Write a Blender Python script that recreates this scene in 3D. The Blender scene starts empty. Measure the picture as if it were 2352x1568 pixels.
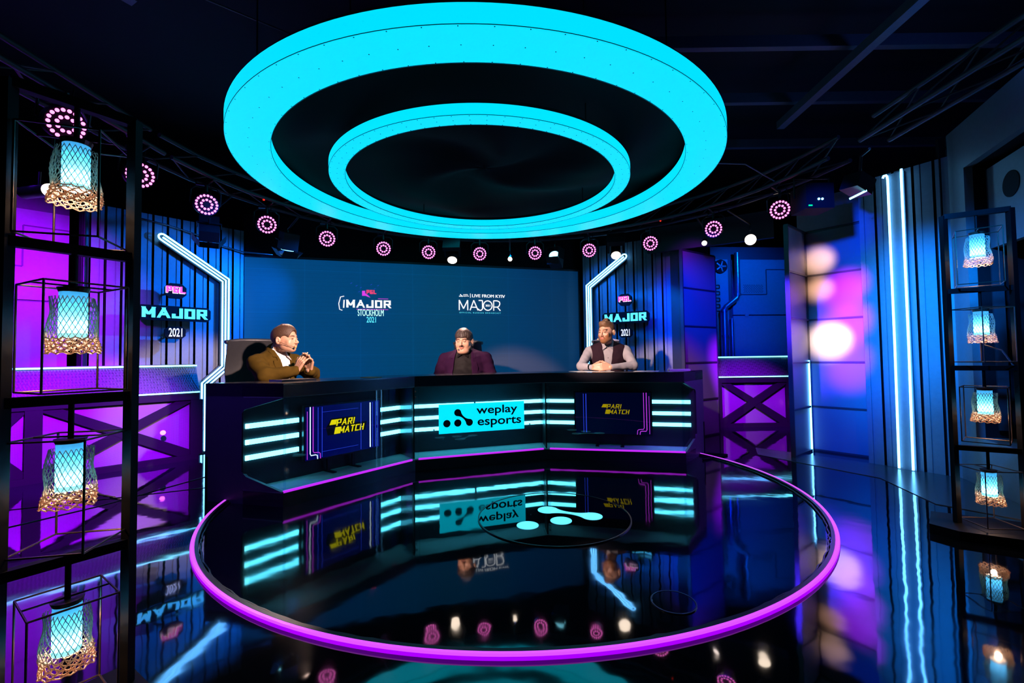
import bpy, math, random
import numpy as np
from mathutils import Matrix, Vector, Quaternion
random.seed(7)
PI = math.pi
sc = bpy.context.scene
COL = sc.collection

# ------------------------------------------------------------------ camera, world, view
cam_d = bpy.data.cameras.new('camera'); cam = bpy.data.objects.new('camera', cam_d); COL.objects.link(cam)
cam_d.sensor_width = 36.0; cam_d.lens = 1040.0 / 2352 * 36.0; cam_d.clip_start = .05; cam_d.clip_end = 60
_p, _r = math.radians(2.0), math.radians(.80)
_f = Vector((0, math.cos(_p), math.sin(_p))); _u0 = Vector((0, -math.sin(_p), math.cos(_p))); _r0 = Vector((1, 0, 0))
_rt = _r0 * math.cos(_r) - _u0 * math.sin(_r); _up = _u0 * math.cos(_r) + _r0 * math.sin(_r)
cam.matrix_world = Matrix(((_rt.x, _up.x, -_f.x, 0), (_rt.y, _up.y, -_f.y, 0), (_rt.z, _up.z, -_f.z, .95), (0, 0, 0, 1)))
sc.camera = cam
world = bpy.data.worlds.new('world'); sc.world = world; world.use_nodes = True
world.node_tree.nodes['Background'].inputs[0].default_value = (.01, .03, .12, 1)
world.node_tree.nodes['Background'].inputs[1].default_value = .02
sc.view_settings.view_transform = 'Standard'; sc.view_settings.look = 'None'
sc.view_settings.exposure = 0.0; sc.view_settings.gamma = 1.0; sc.view_settings.use_curve_mapping = False
sc.cycles.max_bounces = 8; sc.cycles.glossy_bounces = 4; sc.cycles.transparent_max_bounces = 16
sc.cycles.sample_clamp_indirect = 4.0; sc.cycles.caustics_reflective = False; sc.cycles.caustics_refractive = False

MAG = (.30, 0.0, 1.0); BLU = (.01, .03, 1.0); CYB = (.0, .22, 1.0); CYN = (0, .62, 1.0); WARM = (1, .62, .5); PINKW = (1, .68, .57)

def spot(loc, tgt, col, watt, deg=50, blend=.6, rad=.04):
    d = bpy.data.lights.new('wash_spot', 'SPOT'); d.color = col; d.energy = watt; d.spot_size = math.radians(deg)
    d.spot_blend = blend; d.shadow_soft_size = rad
    o = bpy.data.objects.new('wash_spot', d); COL.objects.link(o); o.location = loc
    o.rotation_euler = (Vector(tgt) - Vector(loc)).to_track_quat('-Z', 'Y').to_euler(); return o
def point(loc, col, watt, rad=.02, parent=None):
    d = bpy.data.lights.new('bulb_or_fill_light', 'POINT'); d.color = col; d.energy = watt; d.shadow_soft_size = rad
    o = bpy.data.objects.new('bulb_or_fill_light', d); COL.objects.link(o); o.location = loc
    if parent: o.parent = parent
    return o

# key lights for the three presenters
spot((.3, 2.2, 2.1), (-1.85, 3.68, 1.08), PINKW, 900, 22, .5, .05)
spot((-1.5, 2.0, 2.15), (-.46, 4.6, 1.04), PINKW, 1000, 17, .6, .05)
spot((-1.2, 2.2, 2.15), (.93, 4.50, 1.02), PINKW, 1050, 16, .6, .05)
spot((-2.1, 4.6, 2.15), (-1.8, 3.6, 1.25), PINKW, 150, 22, .6, .04)
spot((-.6, 5.25, 2.2), (-.5, 4.6, 1.25), PINKW, 230, 26, .6, .04)
spot((1.3, 5.35, 2.2), (1.0, 4.55, 1.3), PINKW, 150, 28, .6, .04)
# ribbed walls behind the signs
spot((-1.80, 4.90, 2.2), (-3.40, 4.55, 1.40), (0, .15, 1), 700, 74, .9, .02)
spot((-1.7, 3.3, 2.2), (-3.55, 4.4, 1.25), (0, .10, 1), 110, 60, .9, .1)
spot((-.05, 5.45, 2.2), (1.60, 5.75, 1.35), (0, .15, 1), 420, 66, .9, .02)
spot((.6, 4.6, 2.15), (1.6, 5.75, 1.2), (0, .12, 1), 120, 60, .9, .1)
# left space-station panel in magenta, and the counter fronts
spot((-2.7, 2.5, 1.9), (-4.3, 3.7, 1.45), MAG, 820, 62, .7)
spot((-1.9, 2.3, 1.7), (-3.65, 3.92, .24), MAG, 3600, 38, .7)
spot((1.9, 3.9, 2.1), (3.1, 5.9, .3), MAG, 3200, 26, .8)
spot((3.2, 5.25, 2.4), (3.35, 6.25, 1.85), (0, .10, 1), 170, 95, 1)
# folding panels
spot((1.3, 3.2, 2.15), (2.25, 5.3, 1.5), (.0, .015, 1), 1300, 34, 1)
spot((1.2, 3.3, 2.15), (2.2, 5.4, .5), MAG, 420, 22, 1)
spot((1.9, 4.7, 2.3), (2.05, 5.2, 2.05), MAG, 14, 60, 1)
spot((1.0, 3.2, 2.15), (2.66, 4.28, 1.2), (.06, .02, 1), 2800, 22, 1)
spot((1.9, 2.8, 1.8), (3.13, 4.21, 1.52), (.36, 0, 1), 1700, 15, 1)
spot((1.9, 2.8, 1.6), (3.13, 4.21, 1.18), (.36, 0, 1), 1700, 16, 1)
spot((1.9, 2.8, 1.5), (3.14, 4.20, .80), (.30, 0, 1), 1200, 14, 1)
spot((1.6, 2.6, 2.2), (3.05, 4.3, .35), (0, .03, 1), 900, 26, 1)
spot((1.6, 2.6, 2.2), (3.12, 4.2, 2.0), (0, .05, 1), 550, 20, 1)
spot((2.60, 3.93, 1.95), (2.995, 4.385, 1.85), (1, .55, .30), 90, 31, 1)
spot((2.60, 3.93, 1.65), (2.995, 4.385, 1.57), (1, .50, .28), 75, 27, 1)
spot((2.62, 3.86, 1.2), (3.035, 4.33, 1.07), (1, .66, .48), 230, 38, 1)
# ribbed side wall with the two tubes, and the deep wall beyond
spot((1.5, 1.9, 2.2), (3.2, 3.65, 1.25), (0, .2, 1), 1300, 34, 1)
spot((.9, 1.2, 2.3), (3.28, 3.2, 1.0), (0, .2, 1), 900, 36, 1)
point((2.9, 2.4, 2.75), (.05, .2, 1), 5, .1); point((-2.9, 1.9, 2.75), (.15, .05, 1), 4, .1)  # unseen blue fill points, added to lift the dark ceiling steel
# hue of the desk ends
spot((2.4, 3.3, 2.1), (1.7, 4.2, .4), (.25, 0, 1), 260, 40, 1)
spot((-2.6, 2.4, 2.1), (-1.8, 3.0, .4), (.12, 0, 1), 70, 40, 1)

# ------------------------------------------------------------------ materials
def M(name, col, rough=.5, metal=0., emit=None, es=0., ior=1.5, noise=.12, nscale=30., bump=0., bscale=80., alpha=None, spec=.5):
    m = bpy.data.materials.new(name); m.use_nodes = True; nt = m.node_tree; b = nt.nodes['Principled BSDF']
    b.inputs['Roughness'].default_value = rough; b.inputs['Metallic'].default_value = metal; b.inputs['IOR'].default_value = ior
    b.inputs['Specular IOR Level'].default_value = spec
    c = (*col, 1)
    if noise:
        tx = nt.nodes.new('ShaderNodeTexCoord'); n = nt.nodes.new('ShaderNodeTexNoise'); n.inputs['Scale'].default_value = nscale
        nt.links.new(tx.outputs['Object'], n.inputs['Vector'])
        r = nt.nodes.new('ShaderNodeMapRange'); r.inputs['To Min'].default_value = 1 - noise; r.inputs['To Max'].default_value = 1 + noise
        nt.links.new(n.outputs['Fac'], r.inputs['Value'])
        mx = nt.nodes.new('ShaderNodeVectorMath'); mx.operation = 'SCALE'; mx.inputs[0].default_value = col
        nt.links.new(r.outputs[0], mx.inputs['Scale']); nt.links.new(mx.outputs[0], b.inputs['Base Color'])
    b.inputs['Base Color'].default_value = c
    if bump:
        tx = nt.nodes.new('ShaderNodeTexCoord'); n = nt.nodes.new('ShaderNodeTexNoise'); n.inputs['Scale'].default_value = bscale
        nt.links.new(tx.outputs['Object'], n.inputs['Vector'])
        bp = nt.nodes.new('ShaderNodeBump'); bp.inputs['Distance'].default_value = bump; bp.inputs['Strength'].default_value = 1
        nt.links.new(n.outputs['Fac'], bp.inputs['Height']); nt.links.new(bp.outputs[0], b.inputs['Normal'])
    if emit:
        b.inputs['Emission Color'].default_value = (*emit, 1); b.inputs['Emission Strength'].default_value = es
    return m
def glassmat(name, tint=(.85, .95, 1), refl=.08):
    m = bpy.data.materials.new(name); m.use_nodes = True; nt = m.node_tree; nt.nodes.clear()
    o = nt.nodes.new('ShaderNodeOutputMaterial'); t = nt.nodes.new('ShaderNodeBsdfTransparent'); t.inputs[0].default_value = (*tint, 1)
    g = nt.nodes.new('ShaderNodeBsdfGlossy'); g.inputs['Roughness'].default_value = .01
    fr = nt.nodes.new('ShaderNodeFresnel'); fr.inputs[0].default_value = 1.45; ge = nt.nodes.new('ShaderNodeNewGeometry')
    inv = nt.nodes.new('ShaderNodeMath'); inv.operation = 'SUBTRACT'; inv.inputs[0].default_value = 1; nt.links.new(ge.outputs['Backfacing'], inv.inputs[1])
    ml = nt.nodes.new('ShaderNodeMath'); ml.operation = 'MULTIPLY'; nt.links.new(fr.outputs[0], ml.inputs[0]); nt.links.new(inv.outputs[0], ml.inputs[1])
    mx = nt.nodes.new('ShaderNodeMixShader'); nt.links.new(ml.outputs[0], mx.inputs[0])
    nt.links.new(t.outputs[0], mx.inputs[1]); nt.links.new(g.outputs[0], mx.inputs[2]); nt.links.new(mx.outputs[0], o.inputs[0]); return m
def shademat():
    m = bpy.data.materials.new('frosted_shade'); m.use_nodes = True; nt = m.node_tree; nt.nodes.clear()
    o = nt.nodes.new('ShaderNodeOutputMaterial'); t = nt.nodes.new('ShaderNodeBsdfTranslucent'); t.inputs[0].default_value = (.10, .50, .85, 1)
    d = nt.nodes.new('ShaderNodeBsdfDiffuse'); d.inputs[0].default_value = (.02, .10, .2, 1)
    mx = nt.nodes.new('ShaderNodeMixShader'); mx.inputs[0].default_value = .3
    nt.links.new(t.outputs[0], mx.inputs[1]); nt.links.new(d.outputs[0], mx.inputs[2]); nt.links.new(mx.outputs[0], o.inputs[0]); return m
def floormat():
    m = bpy.data.materials.new('black_gloss_floor'); m.use_nodes = True; nt = m.node_tree; b = nt.nodes['Principled BSDF']
    b.inputs['Base Color'].default_value = (.004, .005, .008, 1); b.inputs['IOR'].default_value = 2.05
    tx = nt.nodes.new('ShaderNodeTexCoord')
    n = nt.nodes.new('ShaderNodeTexNoise'); n.inputs['Scale'].default_value = 1.3; n.inputs['Detail'].default_value = 6
    nt.links.new(tx.outputs['Object'], n.inputs['Vector'])
    r = nt.nodes.new('ShaderNodeMapRange'); r.inputs['From Min'].default_value = .35; r.inputs['From Max'].default_value = .7
    r.inputs['To Min'].default_value = .02; r.inputs['To Max'].default_value = .085
    nt.links.new(n.outputs['Fac'], r.inputs['Value']); nt.links.new(r.outputs[0], b.inputs['Roughness'])
    n2 = nt.nodes.new('ShaderNodeTexNoise'); n2.inputs['Scale'].default_value = 4.5; n2.inputs['Detail'].default_value = 2
    nt.links.new(tx.outputs['Object'], n2.inputs['Vector'])
    bp = nt.nodes.new('ShaderNodeBump'); bp.inputs['Distance'].default_value = .0009; bp.inputs['Strength'].default_value = 1
    nt.links.new(n2.outputs['Fac'], bp.inputs['Height']); nt.links.new(bp.outputs[0], b.inputs['Normal']); return m
def screenmat():
    m = bpy.data.materials.new('led_wall_picture'); m.use_nodes = True; nt = m.node_tree; b = nt.nodes['Principled BSDF']
    b.inputs['Base Color'].default_value = (.05, .045, .05, 1); b.inputs['Roughness'].default_value = .55
    L = nt.links.new
    tx = nt.nodes.new('ShaderNodeTexCoord'); sp = nt.nodes.new('ShaderNodeSeparateXYZ'); L(tx.outputs['Object'], sp.inputs[0])
    # local x 0..4.1 along the wall, z height
    cr = nt.nodes.new('ShaderNodeValToRGB'); mp = nt.nodes.new('ShaderNodeMapRange'); mp.inputs['From Max'].default_value = 4.1
    L(sp.outputs['X'], mp.inputs['Value']); L(mp.outputs[0], cr.inputs[0])
    e = cr.color_ramp.elements; e[0].position = 0; e[0].color = (0, .055, .20, 1); e[1].position = 1; e[1].color = (0, .02, .075, 1)
    for p, c in ((.3, (0, .05, .175, 1)), (.55, (0, .047, .13, 1)), (.8, (0, .032, .115, 1))):
        q = e.new(p); q.color = c
    lines = None
    for out, per, w in (('Z', .048, .1), ('X', .62, .018), ('Z', .5, .02)):
        d = nt.nodes.new('ShaderNodeMath'); d.operation = 'DIVIDE'; d.inputs[1].default_value = per; L(sp.outputs[out], d.inputs[0])
        fr = nt.nodes.new('ShaderNodeMath'); fr.operation = 'FRACT'; L(d.outputs[0], fr.inputs[0])
        lt = nt.nodes.new('ShaderNodeMath'); lt.operation = 'LESS_THAN'; lt.inputs[1].default_value = w; L(fr.outputs[0], lt.inputs[0])
        ml = nt.nodes.new('ShaderNodeMath'); ml.operation = 'MULTIPLY'; ml.inputs[1].default_value = .22 if per > .1 else -.14; L(lt.outputs[0], ml.inputs[0])
        if lines is None: lines = ml
        else:
            a = nt.nodes.new('ShaderNodeMath'); a.operation = 'ADD'; L(lines.outputs[0], a.inputs[0]); L(ml.outputs[0], a.inputs[1]); lines = a
    a = nt.nodes.new('ShaderNodeMath'); a.operation = 'ADD'; a.inputs[1].default_value = 1.0; L(lines.outputs[0], a.inputs[0])
    L(cr.outputs[0], b.inputs['Emission Color']); L(a.outputs[0], b.inputs['Emission Strength']); return m
def perfmat(name, base, thr):
    """perforated sheet: dark round holes in a painted sheet"""
    m = bpy.data.materials.new(name); m.use_nodes = True; nt = m.node_tree; b = nt.nodes['Principled BSDF']; L = nt.links.new
    tx = nt.nodes.new('ShaderNodeTexCoord'); v = nt.nodes.new('ShaderNodeTexVoronoi'); v.inputs['Scale'].default_value = 1; v.inputs['Randomness'].default_value = 0
    L(tx.outputs['UV'], v.inputs['Vector']); g = nt.nodes.new('ShaderNodeMath'); g.operation = 'GREATER_THAN'; g.inputs[1].default_value = thr
    L(v.outputs['Distance'], g.inputs[0]); mx = nt.nodes.new('ShaderNodeMix'); mx.data_type = 'RGBA'
    mx.inputs['A'].default_value = (.01, .01, .012, 1); mx.inputs['B'].default_value = (*base, 1)
    L(g.outputs[0], mx.inputs['Factor']); L(mx.outputs['Result'], b.inputs['Base Color']); b.inputs['Roughness'].default_value = .4; return m

m_black = M('matte_black', (.004, .004, .005), .7, spec=.12)
m_blackm = M('black_metal', (.012, .012, .015), .35, .3)
m_dark = M('dark_paint', (.02, .02, .026), .5, bump=.0006)
m_corr = M('ribbed_metal', (.17, .18, .2), .5, .1, bump=.0012, bscale=140)
m_set = M('set_paint', (.14, .14, .15), .45, bump=.0004, bscale=60)
m_frost = M('frosted_panel', (.18, .18, .19), .36, noise=.05, nscale=2)
m_frame = M('panel_frame', (.05, .05, .06), .4, .4)
m_rust = M('rack_steel', (.003, .0025, .0025), .55, 0., spec=.10)
m_wire = M('copper_wire', (.10, .06, .04), .35, .6)
m_rope = M('natural_rope', (.80, .62, .48), .8, nscale=200, noise=.2)
_nt = m_rope.node_tree; _tr = _nt.nodes.new('ShaderNodeBsdfTranslucent'); _tr.inputs[0].default_value = (.9, .68, .5, 1); _mx = _nt.nodes.new('ShaderNodeMixShader'); _mx.inputs[0].default_value = .55
_nt.links.new(_nt.nodes['Principled BSDF'].outputs[0], _mx.inputs[1]); _nt.links.new(_tr.outputs[0], _mx.inputs[2]); _nt.links.new(_mx.outputs[0], _nt.nodes['Material Output'].inputs['Surface'])
m_ring = M('ring_diffuser', (.1, .3, .35), .5, emit=(0, .735, 1), es=1.04, noise=0)
m_seam = M('ring_seam', (.0, .08, .11), .6, noise=0)
m_strip = M('cyan_strip', (.2, .6, .7), .4, emit=(.13, .8, 1), es=7.0, noise=0)
m_stripw = M('counter_strip', (.2, .6, .7), .4, emit=(.13, .75, 1), es=4.5, noise=0)
m_neon = M('white_neon', (.7, .9, 1), .4, emit=(.13, .5, 1), es=8.0, noise=0)
m_magstrip = M('magenta_strip', (.5, .1, .6), .4, emit=(.62, .02, 1), es=.95, noise=0)
m_flexs = M('flex_side', (.3, .0, .5), .4, emit=(.42, .0, 1), es=1.0, noise=0)
m_flext = M('flex_top', (.5, .2, .6), .4, emit=(.66, .07, 1), es=1.15, noise=0)
m_lens = M('led_lens', (.5, .1, .4), .2, emit=(1, .16, .62), es=4.0, noise=0)
m_lensrim = M('led_rim', (.02, .01, .02), .3, emit=(.8, 0, .55), es=.0, noise=0)
m_logoc = M('logo_cyan', (.1, .4, .5), .5, emit=(0, .72, 1), es=1.15, noise=0)
m_logofl = M('floor_logo', (.2, .7, .8), .5, emit=(.12, .72, .95), es=1.25, noise=0)
m_ink = M('logo_ink', (.004, .005, .02), .5, noise=0)
m_yel = M('logo_yellow', (.3, .25, .0), .5, emit=(1, .74, 0), es=1.0, noise=0)
m_yeld = M('logo_amber', (.2, .12, .0), .5, emit=(.55, .33, 0), es=.85, noise=0)
m_white = M('sign_white', (.6, .6, .6), .5, emit=(1, 1, 1), es=1.1, noise=0)
m_mint = M('sign_mint', (.4, .7, .6), .5, emit=(.55, 1, .86), es=1.2, noise=0)
m_aqua = M('sign_aqua', (.2, .6, .7), .5, emit=(.12, .85, .95), es=1.1, noise=0)
m_pink = M('sign_pink', (.8, .1, .2), .5, emit=(1, .05, .16), es=1.0, noise=0)
m_hot = M('warm_lamp', (.8, .7, .6), .5, emit=(1, .8, .62), es=6.0, noise=0)
m_hotc = M('cool_lamp', (.4, .7, .8), .5, emit=(.25, .8, 1), es=4.0, noise=0)
m_green = M('green_led', (0, .3, .05), .5, emit=(0, 1, .2), es=1.0, noise=0)
m_red = M('red_led', (.3, 0, 0), .5, emit=(1, .03, .01), es=1.2, noise=0)
m_glass = glassmat('clear_glass'); m_shade = shademat(); m_floor = floormat(); m_screen = screenmat()
m_perf = perfmat('perforated_sheet', (.13, .13, .13), .24)
m_perfd = perfmat('dark_perforated_sheet', (.05, .05, .055), .33)
m_carpet = M('case_carpet', (.34, .40, .40), .9, bump=.001, bscale=300)
m_desk = M('desk_laminate', (.022, .02, .03), .22, noise=.1)
m_desktop = M('desk_top_gloss', (.02, .018, .022), .16, noise=.1, ior=1.9)
m_endp = M('desk_end_panel', (.05, .05, .07), .5, bump=.0003)
m_drape = M('black_drape', (.003, .003, .004), .8, spec=.15)
m_tvb = M('tv_bezel', (.01, .01, .012), .3)
m_tvl = M('tv_picture_blue', (.0, .0, .02), .25, emit=(0, .001, .065), es=1.0, noise=0)
m_tvd = M('tv_picture_dark', (.0, .0, .01), .25, emit=(0, .001, .012), es=1.0, noise=0)
m_tvline = M('tv_line_blue', (.0, .0, .1), .4, emit=(.03, .06, .75), es=.8, noise=0)
m_tvmag = M('tv_line_magenta', (.1, .0, .1), .4, emit=(.75, .05, .8), es=1.0, noise=0)
m_paper = M('paper', (.75, .72, .7), .8, noise=.04)
m_truss = M('truss_black', (.035, .035, .045), .5, .2)
m_beam = M('ceiling_steel', (.16, .16, .2), .5, .2)
m_ceil = M('ceiling_black', (.012, .013, .018), .8)
m_pipe = M('pipe_steel', (.2, .2, .22), .25, .8)

# ------------------------------------------------------------------ mesh helpers
WM = {}
def mat_of(o): return WM.get(o.name, Matrix.Identity(4)) if o else Matrix.Identity(4)
def tag(o, label=None, cat=None, group=None, kind=None):
    if label: o['label'] = label
    if cat: o['category'] = cat
    if group: o['group'] = group
    if kind: o['kind'] = kind
    return o
def thing(name, label, cat, loc=(0, 0, 0), rotz=0., group=None, kind=None):
    o = bpy.data.objects.new(name, None); COL.objects.link(o); o.empty_display_size = .1
    o.location = loc; o.rotation_euler = (0, 0, rotz)
    WM[o.name] = Matrix.Translation(loc) @ Matrix.Rotation(rotz, 4, 'Z')
    return tag(o, label, cat, group, kind)
def copy_tree(o, parent=None):
    c = o.copy(); COL.objects.link(c)
    if parent: c.parent = parent
    for ch in o.children: copy_tree(ch, c)
    return c
class MB:
    def __init__(s): s.v = []; s.f = []; s.uv = None
    def add(s, vs, fs):
        n = len(s.v); s.v += [tuple(v) for v in vs]; s.f += [tuple(i + n for i in f) for f in fs]; return s
    def box(s, c, d, rot=None):
        c = Vector(c); x, y, z = d[0] / 2, d[1] / 2, d[2] / 2
        vs = [Vector((a * x, b * y, e * z)) for a in (-1, 1) for b in (-1, 1) for e in (-1, 1)]
        if rot is not None: vs = [rot @ v for v in vs]
        return s.add([c + v for v in vs], [(0, 1, 3, 2), (4, 6, 7, 5), (0, 4, 5, 1), (2, 3, 7, 6), (0, 2, 6, 4), (1, 5, 7, 3)])
    def bar(s, a, b, w, h, up=(0, 0, 1)):
        a, b = Vector(a), Vector(b); d = (b - a).normalized(); up = Vector(up)
        if abs(d.dot(up)) > .98: up = Vector((0, 1, 0))
        x = d.cross(up).normalized(); y = x.cross(d).normalized()
        vs = [p + x * (i * w / 2) + y * (j * h / 2) for p in (a, b) for i, j in ((-1, -1), (1, -1), (1, 1), (-1, 1))]
        return s.add(vs, [(3, 2, 1, 0), (4, 5, 6, 7), (0, 1, 5, 4), (1, 2, 6, 5), (2, 3, 7, 6), (3, 0, 4, 7)])
    def tube(s, pts, r, seg=8, closed=False, caps=True):
        pts = [Vector(p) for p in pts]; n = len(pts); rr = r if isinstance(r, (list, tuple)) else [r] * n
        rings = []; prev = None
        for i, p in enumerate(pts):
            if closed: t = pts[(i + 1) % n] - pts[i - 1]
            else: t = pts[min(i + 1, n - 1)] - pts[max(i - 1, 0)]
            t = t.normalized() if t.length > 1e-9 else Vector((0, 0, 1))
            if prev is None:
                a = Vector((0, 0, 1)) if abs(t.z) < .9 else Vector((1, 0, 0)); x = t.cross(a).normalized()
            else:
                x = prev - t * prev.dot(t); x = x.normalized() if x.length > 1e-6 else t.orthogonal().normalized()
            prev = x; y = t.cross(x)
            rings.append([p + (x * math.cos(q) + y * math.sin(q)) * rr[i] for q in [2 * PI * k / seg for k in range(seg)]])
        vs = [v for rg in rings for v in rg]; fs = []
        for i in range(n if closed else n - 1):
            j = (i + 1) % n
            for k in range(seg):
                l = (k + 1) % seg; fs.append((i * seg + k, i * seg + l, j * seg + l, j * seg + k))
        if caps and not closed: fs += [tuple(range(seg))[::-1], tuple((n - 1) * seg + k for k in range(seg))]
        return s.add(vs, fs)
    def cyl(s, a, b, r, r2=None, seg=20): return s.tube([a, b], [r, r if r2 is None else r2], seg)
    def ball(s, c, r, seg=12, sc3=(1, 1, 1)):
        c = Vector(c); vs = [c + Vector((0, 0, -r * sc3[2]))]; n = seg // 2
        for i in range(1, n):
            a = -PI / 2 + PI * i / n
            for k in range(seg):
                q = 2 * PI * k / seg; vs.append(c + Vector((r * math.cos(a) * math.cos(q) * sc3[0], r * math.cos(a) * math.sin(q) * sc3[1], r * math.sin(a) * sc3[2])))
        vs.append(c + Vector((0, 0, r * sc3[2]))); fs = [(0, 1 + (k + 1) % seg, 1 + k) for k in range(seg)]
        for i in range(n - 2):
            for k in range(seg):
                l = (k + 1) % seg; fs.append((1 + i * seg + k, 1 + i * seg + l, 1 + (i + 1) * seg + l, 1 + (i + 1) * seg + k))
        t = len(vs) - 1; fs += [(t, 1 + (n - 2) * seg + k, 1 + (n - 2) * seg + (k + 1) % seg) for k in range(seg)]
        return s.add(vs, fs)
    def prism(s, poly, fr, t0, t1):
        """poly in (u,v) -> fr(u,v,t); caps as one ngon"""
        n = len(poly); vs = [fr(u, v, t0) for u, v in poly] + [fr(u, v, t1) for u, v in poly]
        return s.add(vs, [tuple(range(n)), tuple(range(2 * n - 1, n - 1, -1))] + [(i, i + n, (i + 1) % n + n, (i + 1) % n) for i in range(n)])
    def sweep_ring(s, c, prof, a0, a1, seg, closed, tilt=None):
        """profile (r,z) swept about the vertical axis through c"""
        n = len(prof); m = seg if closed else seg + 1; vs = []
        for i in range(m):
            a = a0 + (a1 - a0) * i / seg
            for r, z in prof:
                p = Vector((r * math.cos(a), r * math.sin(a), z))
                if tilt is not None: p = tilt @ p
                vs.append(Vector(c) + p)
        fs = []
        for i in range(seg):
            j = (i + 1) % m
            for k in range(n):
                l = (k + 1) % n; fs.append((i * n + k, j * n + k, j * n + l, i * n + l))
        if not closed: fs += [tuple(range(n)), tuple((m - 1) * n + k for k in range(n))[::-1]]
        return s.add(vs, fs)
    def build(s, name, mat, parent=None, smooth=False, uv=None):
        me = bpy.data.meshes.new(name); inv = mat_of(parent).inverted() if parent else Matrix.Identity(4)
        vs = [inv @ Vector(v) for v in s.v]
        me.from_pydata([tuple(v) for v in vs], [], s.f)
        for m in (mat if isinstance(mat, (list, tuple)) else [mat]): me.materials.append(m)
        me.update(); fix_normals(me)
        if smooth:
            me.shade_smooth()
            if smooth != 'all':
                try: me.set_sharp_from_angle(angle=math.radians(42))
                except Exception: pass
        if uv:
            l = me.uv_layers.new(name='UVMap'); co = [uv(Vector(v)) for v in s.v]
            for lp in me.loops: l.data[lp.index].uv = co[lp.vertex_index]
        o = bpy.data.objects.new(name, me); COL.objects.link(o)
        if parent: o.parent = parent; WM[o.name] = mat_of(parent)
        return o
def fix_normals(me):
    import bmesh
    bm = bmesh.new(); bm.from_mesh(me); bmesh.ops.recalc_face_normals(bm, faces=bm.faces); bm.to_mesh(me); bm.free()
def struct(name, mb, mat, label, **k):
    o = mb.build(name, mat, None, **k); o['kind'] = 'structure'; o['label'] = label; o['category'] = name.split('_')[0]; return o
def frame(A, B, inside=(0, 3.0), z0=0.):
    """vertical plane through A and B: P(s, z, off) with off towards the inside of the set"""
    A = Vector((A[0], A[1], 0)); B = Vector((B[0], B[1], 0)); u = (B - A).normalized(); n = Vector((-u.y, u.x, 0))
    if n.dot(Vector((inside[0], inside[1], 0)) - A) < 0: n = -n
    def P(s, z, off=0.): return A + u * s + n * off + Vector((0, 0, z + z0))
    P.u, P.n, P.L, P.A = u, n, (B - A).length, A
    return P
def pbox(mb, P, s0, s1, z0, z1, o0, o1): return mb.prism([(s0, z0), (s1, z0), (s1, z1), (s0, z1)], P, o0, o1)

# text ---------------------------------------------------------------
def text_mb(txt, P, s0, s1, z0, z1, off, th=.003, bold=0.0, mirror=False, track=1.0, thick=0):
    """Blender's own font fitted to the box s0..s1 x z0..z1 on plane P; s runs to the reader's right when mirror is False"""
    cu = bpy.data.curves.new('lettering', 'FONT'); cu.body = txt; cu.size = 1; cu.offset = bold; cu.space_character = track; cu.resolution_u = 5
    ob = bpy.data.objects.new('lettering', cu); COL.objects.link(ob)
    dg = bpy.context.evaluated_depsgraph_get(); me = bpy.data.meshes.new_from_object(ob.evaluated_get(dg))
    vs = [v.co.copy() for v in me.vertices]; fs = [tuple(p.vertices) for p in me.polygons]
    bpy.data.objects.remove(ob); bpy.data.curves.remove(cu)
    x0 = min(v.x for v in vs); x1 = max(v.x for v in vs); y0 = min(v.y for v in vs); y1 = max(v.y for v in vs)
    def mp(v):
        a = (v.x - x0) / (x1 - x0); b = (v.y - y0) / (y1 - y0)
        if mirror: a = 1 - a
        return s0 + (s1 - s0) * a, z0 + (z1 - z0) * b
    mb = MB(); w = (s1 - s0) / max(len(txt), 1) * .022 * thick
    for k in ((0,) if not thick else (-1, 0, 1)): mb.add([P(mp(v)[0] + k * w, mp(v)[1], off + th + k * .0001) for v in vs], fs)
    return mb
GL = {
 'M': [[(0, 0), (0, 1), (.5, .22), (1, 1), (1, 0)]], 'A': [[(0, 0), (.5, 1), (1, 0)], [(.25, .32), (.75, .32)]],
 'J': [[(1, 1), (1, 0), (0, 0), (0, .3)]], 'O': [[(0, 0), (0, 1), (1, 1), (1, 0), (0, 0)]],
 'R': [[(0, 0), (0, 1), (1, 1), (1, .46), (0, .46)], [(.62, .36), (1, 0)]], 'P': [[(0, 0), (0, 1), (1, 1), (1, .42), (0, .42)]],
 'G': [[(1, 1), (0, 1), (0, 0), (1, 0), (1, .5), (.55, .5)]], 'L': [[(0, 1), (0, 0), (1, 0)]], 'I': [[(.5, 0), (.5, 1)]],
 'T': [[(0, 1), (1, 1)], [(.5, 1), (.5, 0)]], 'C': [[(1, 1), (0, 1), (0, 0), (1, 0)]], 'H': [[(0, 0), (0, 1)], [(1, 0), (1, 1)], [(0, .5), (1, .5)]],
}
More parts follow.
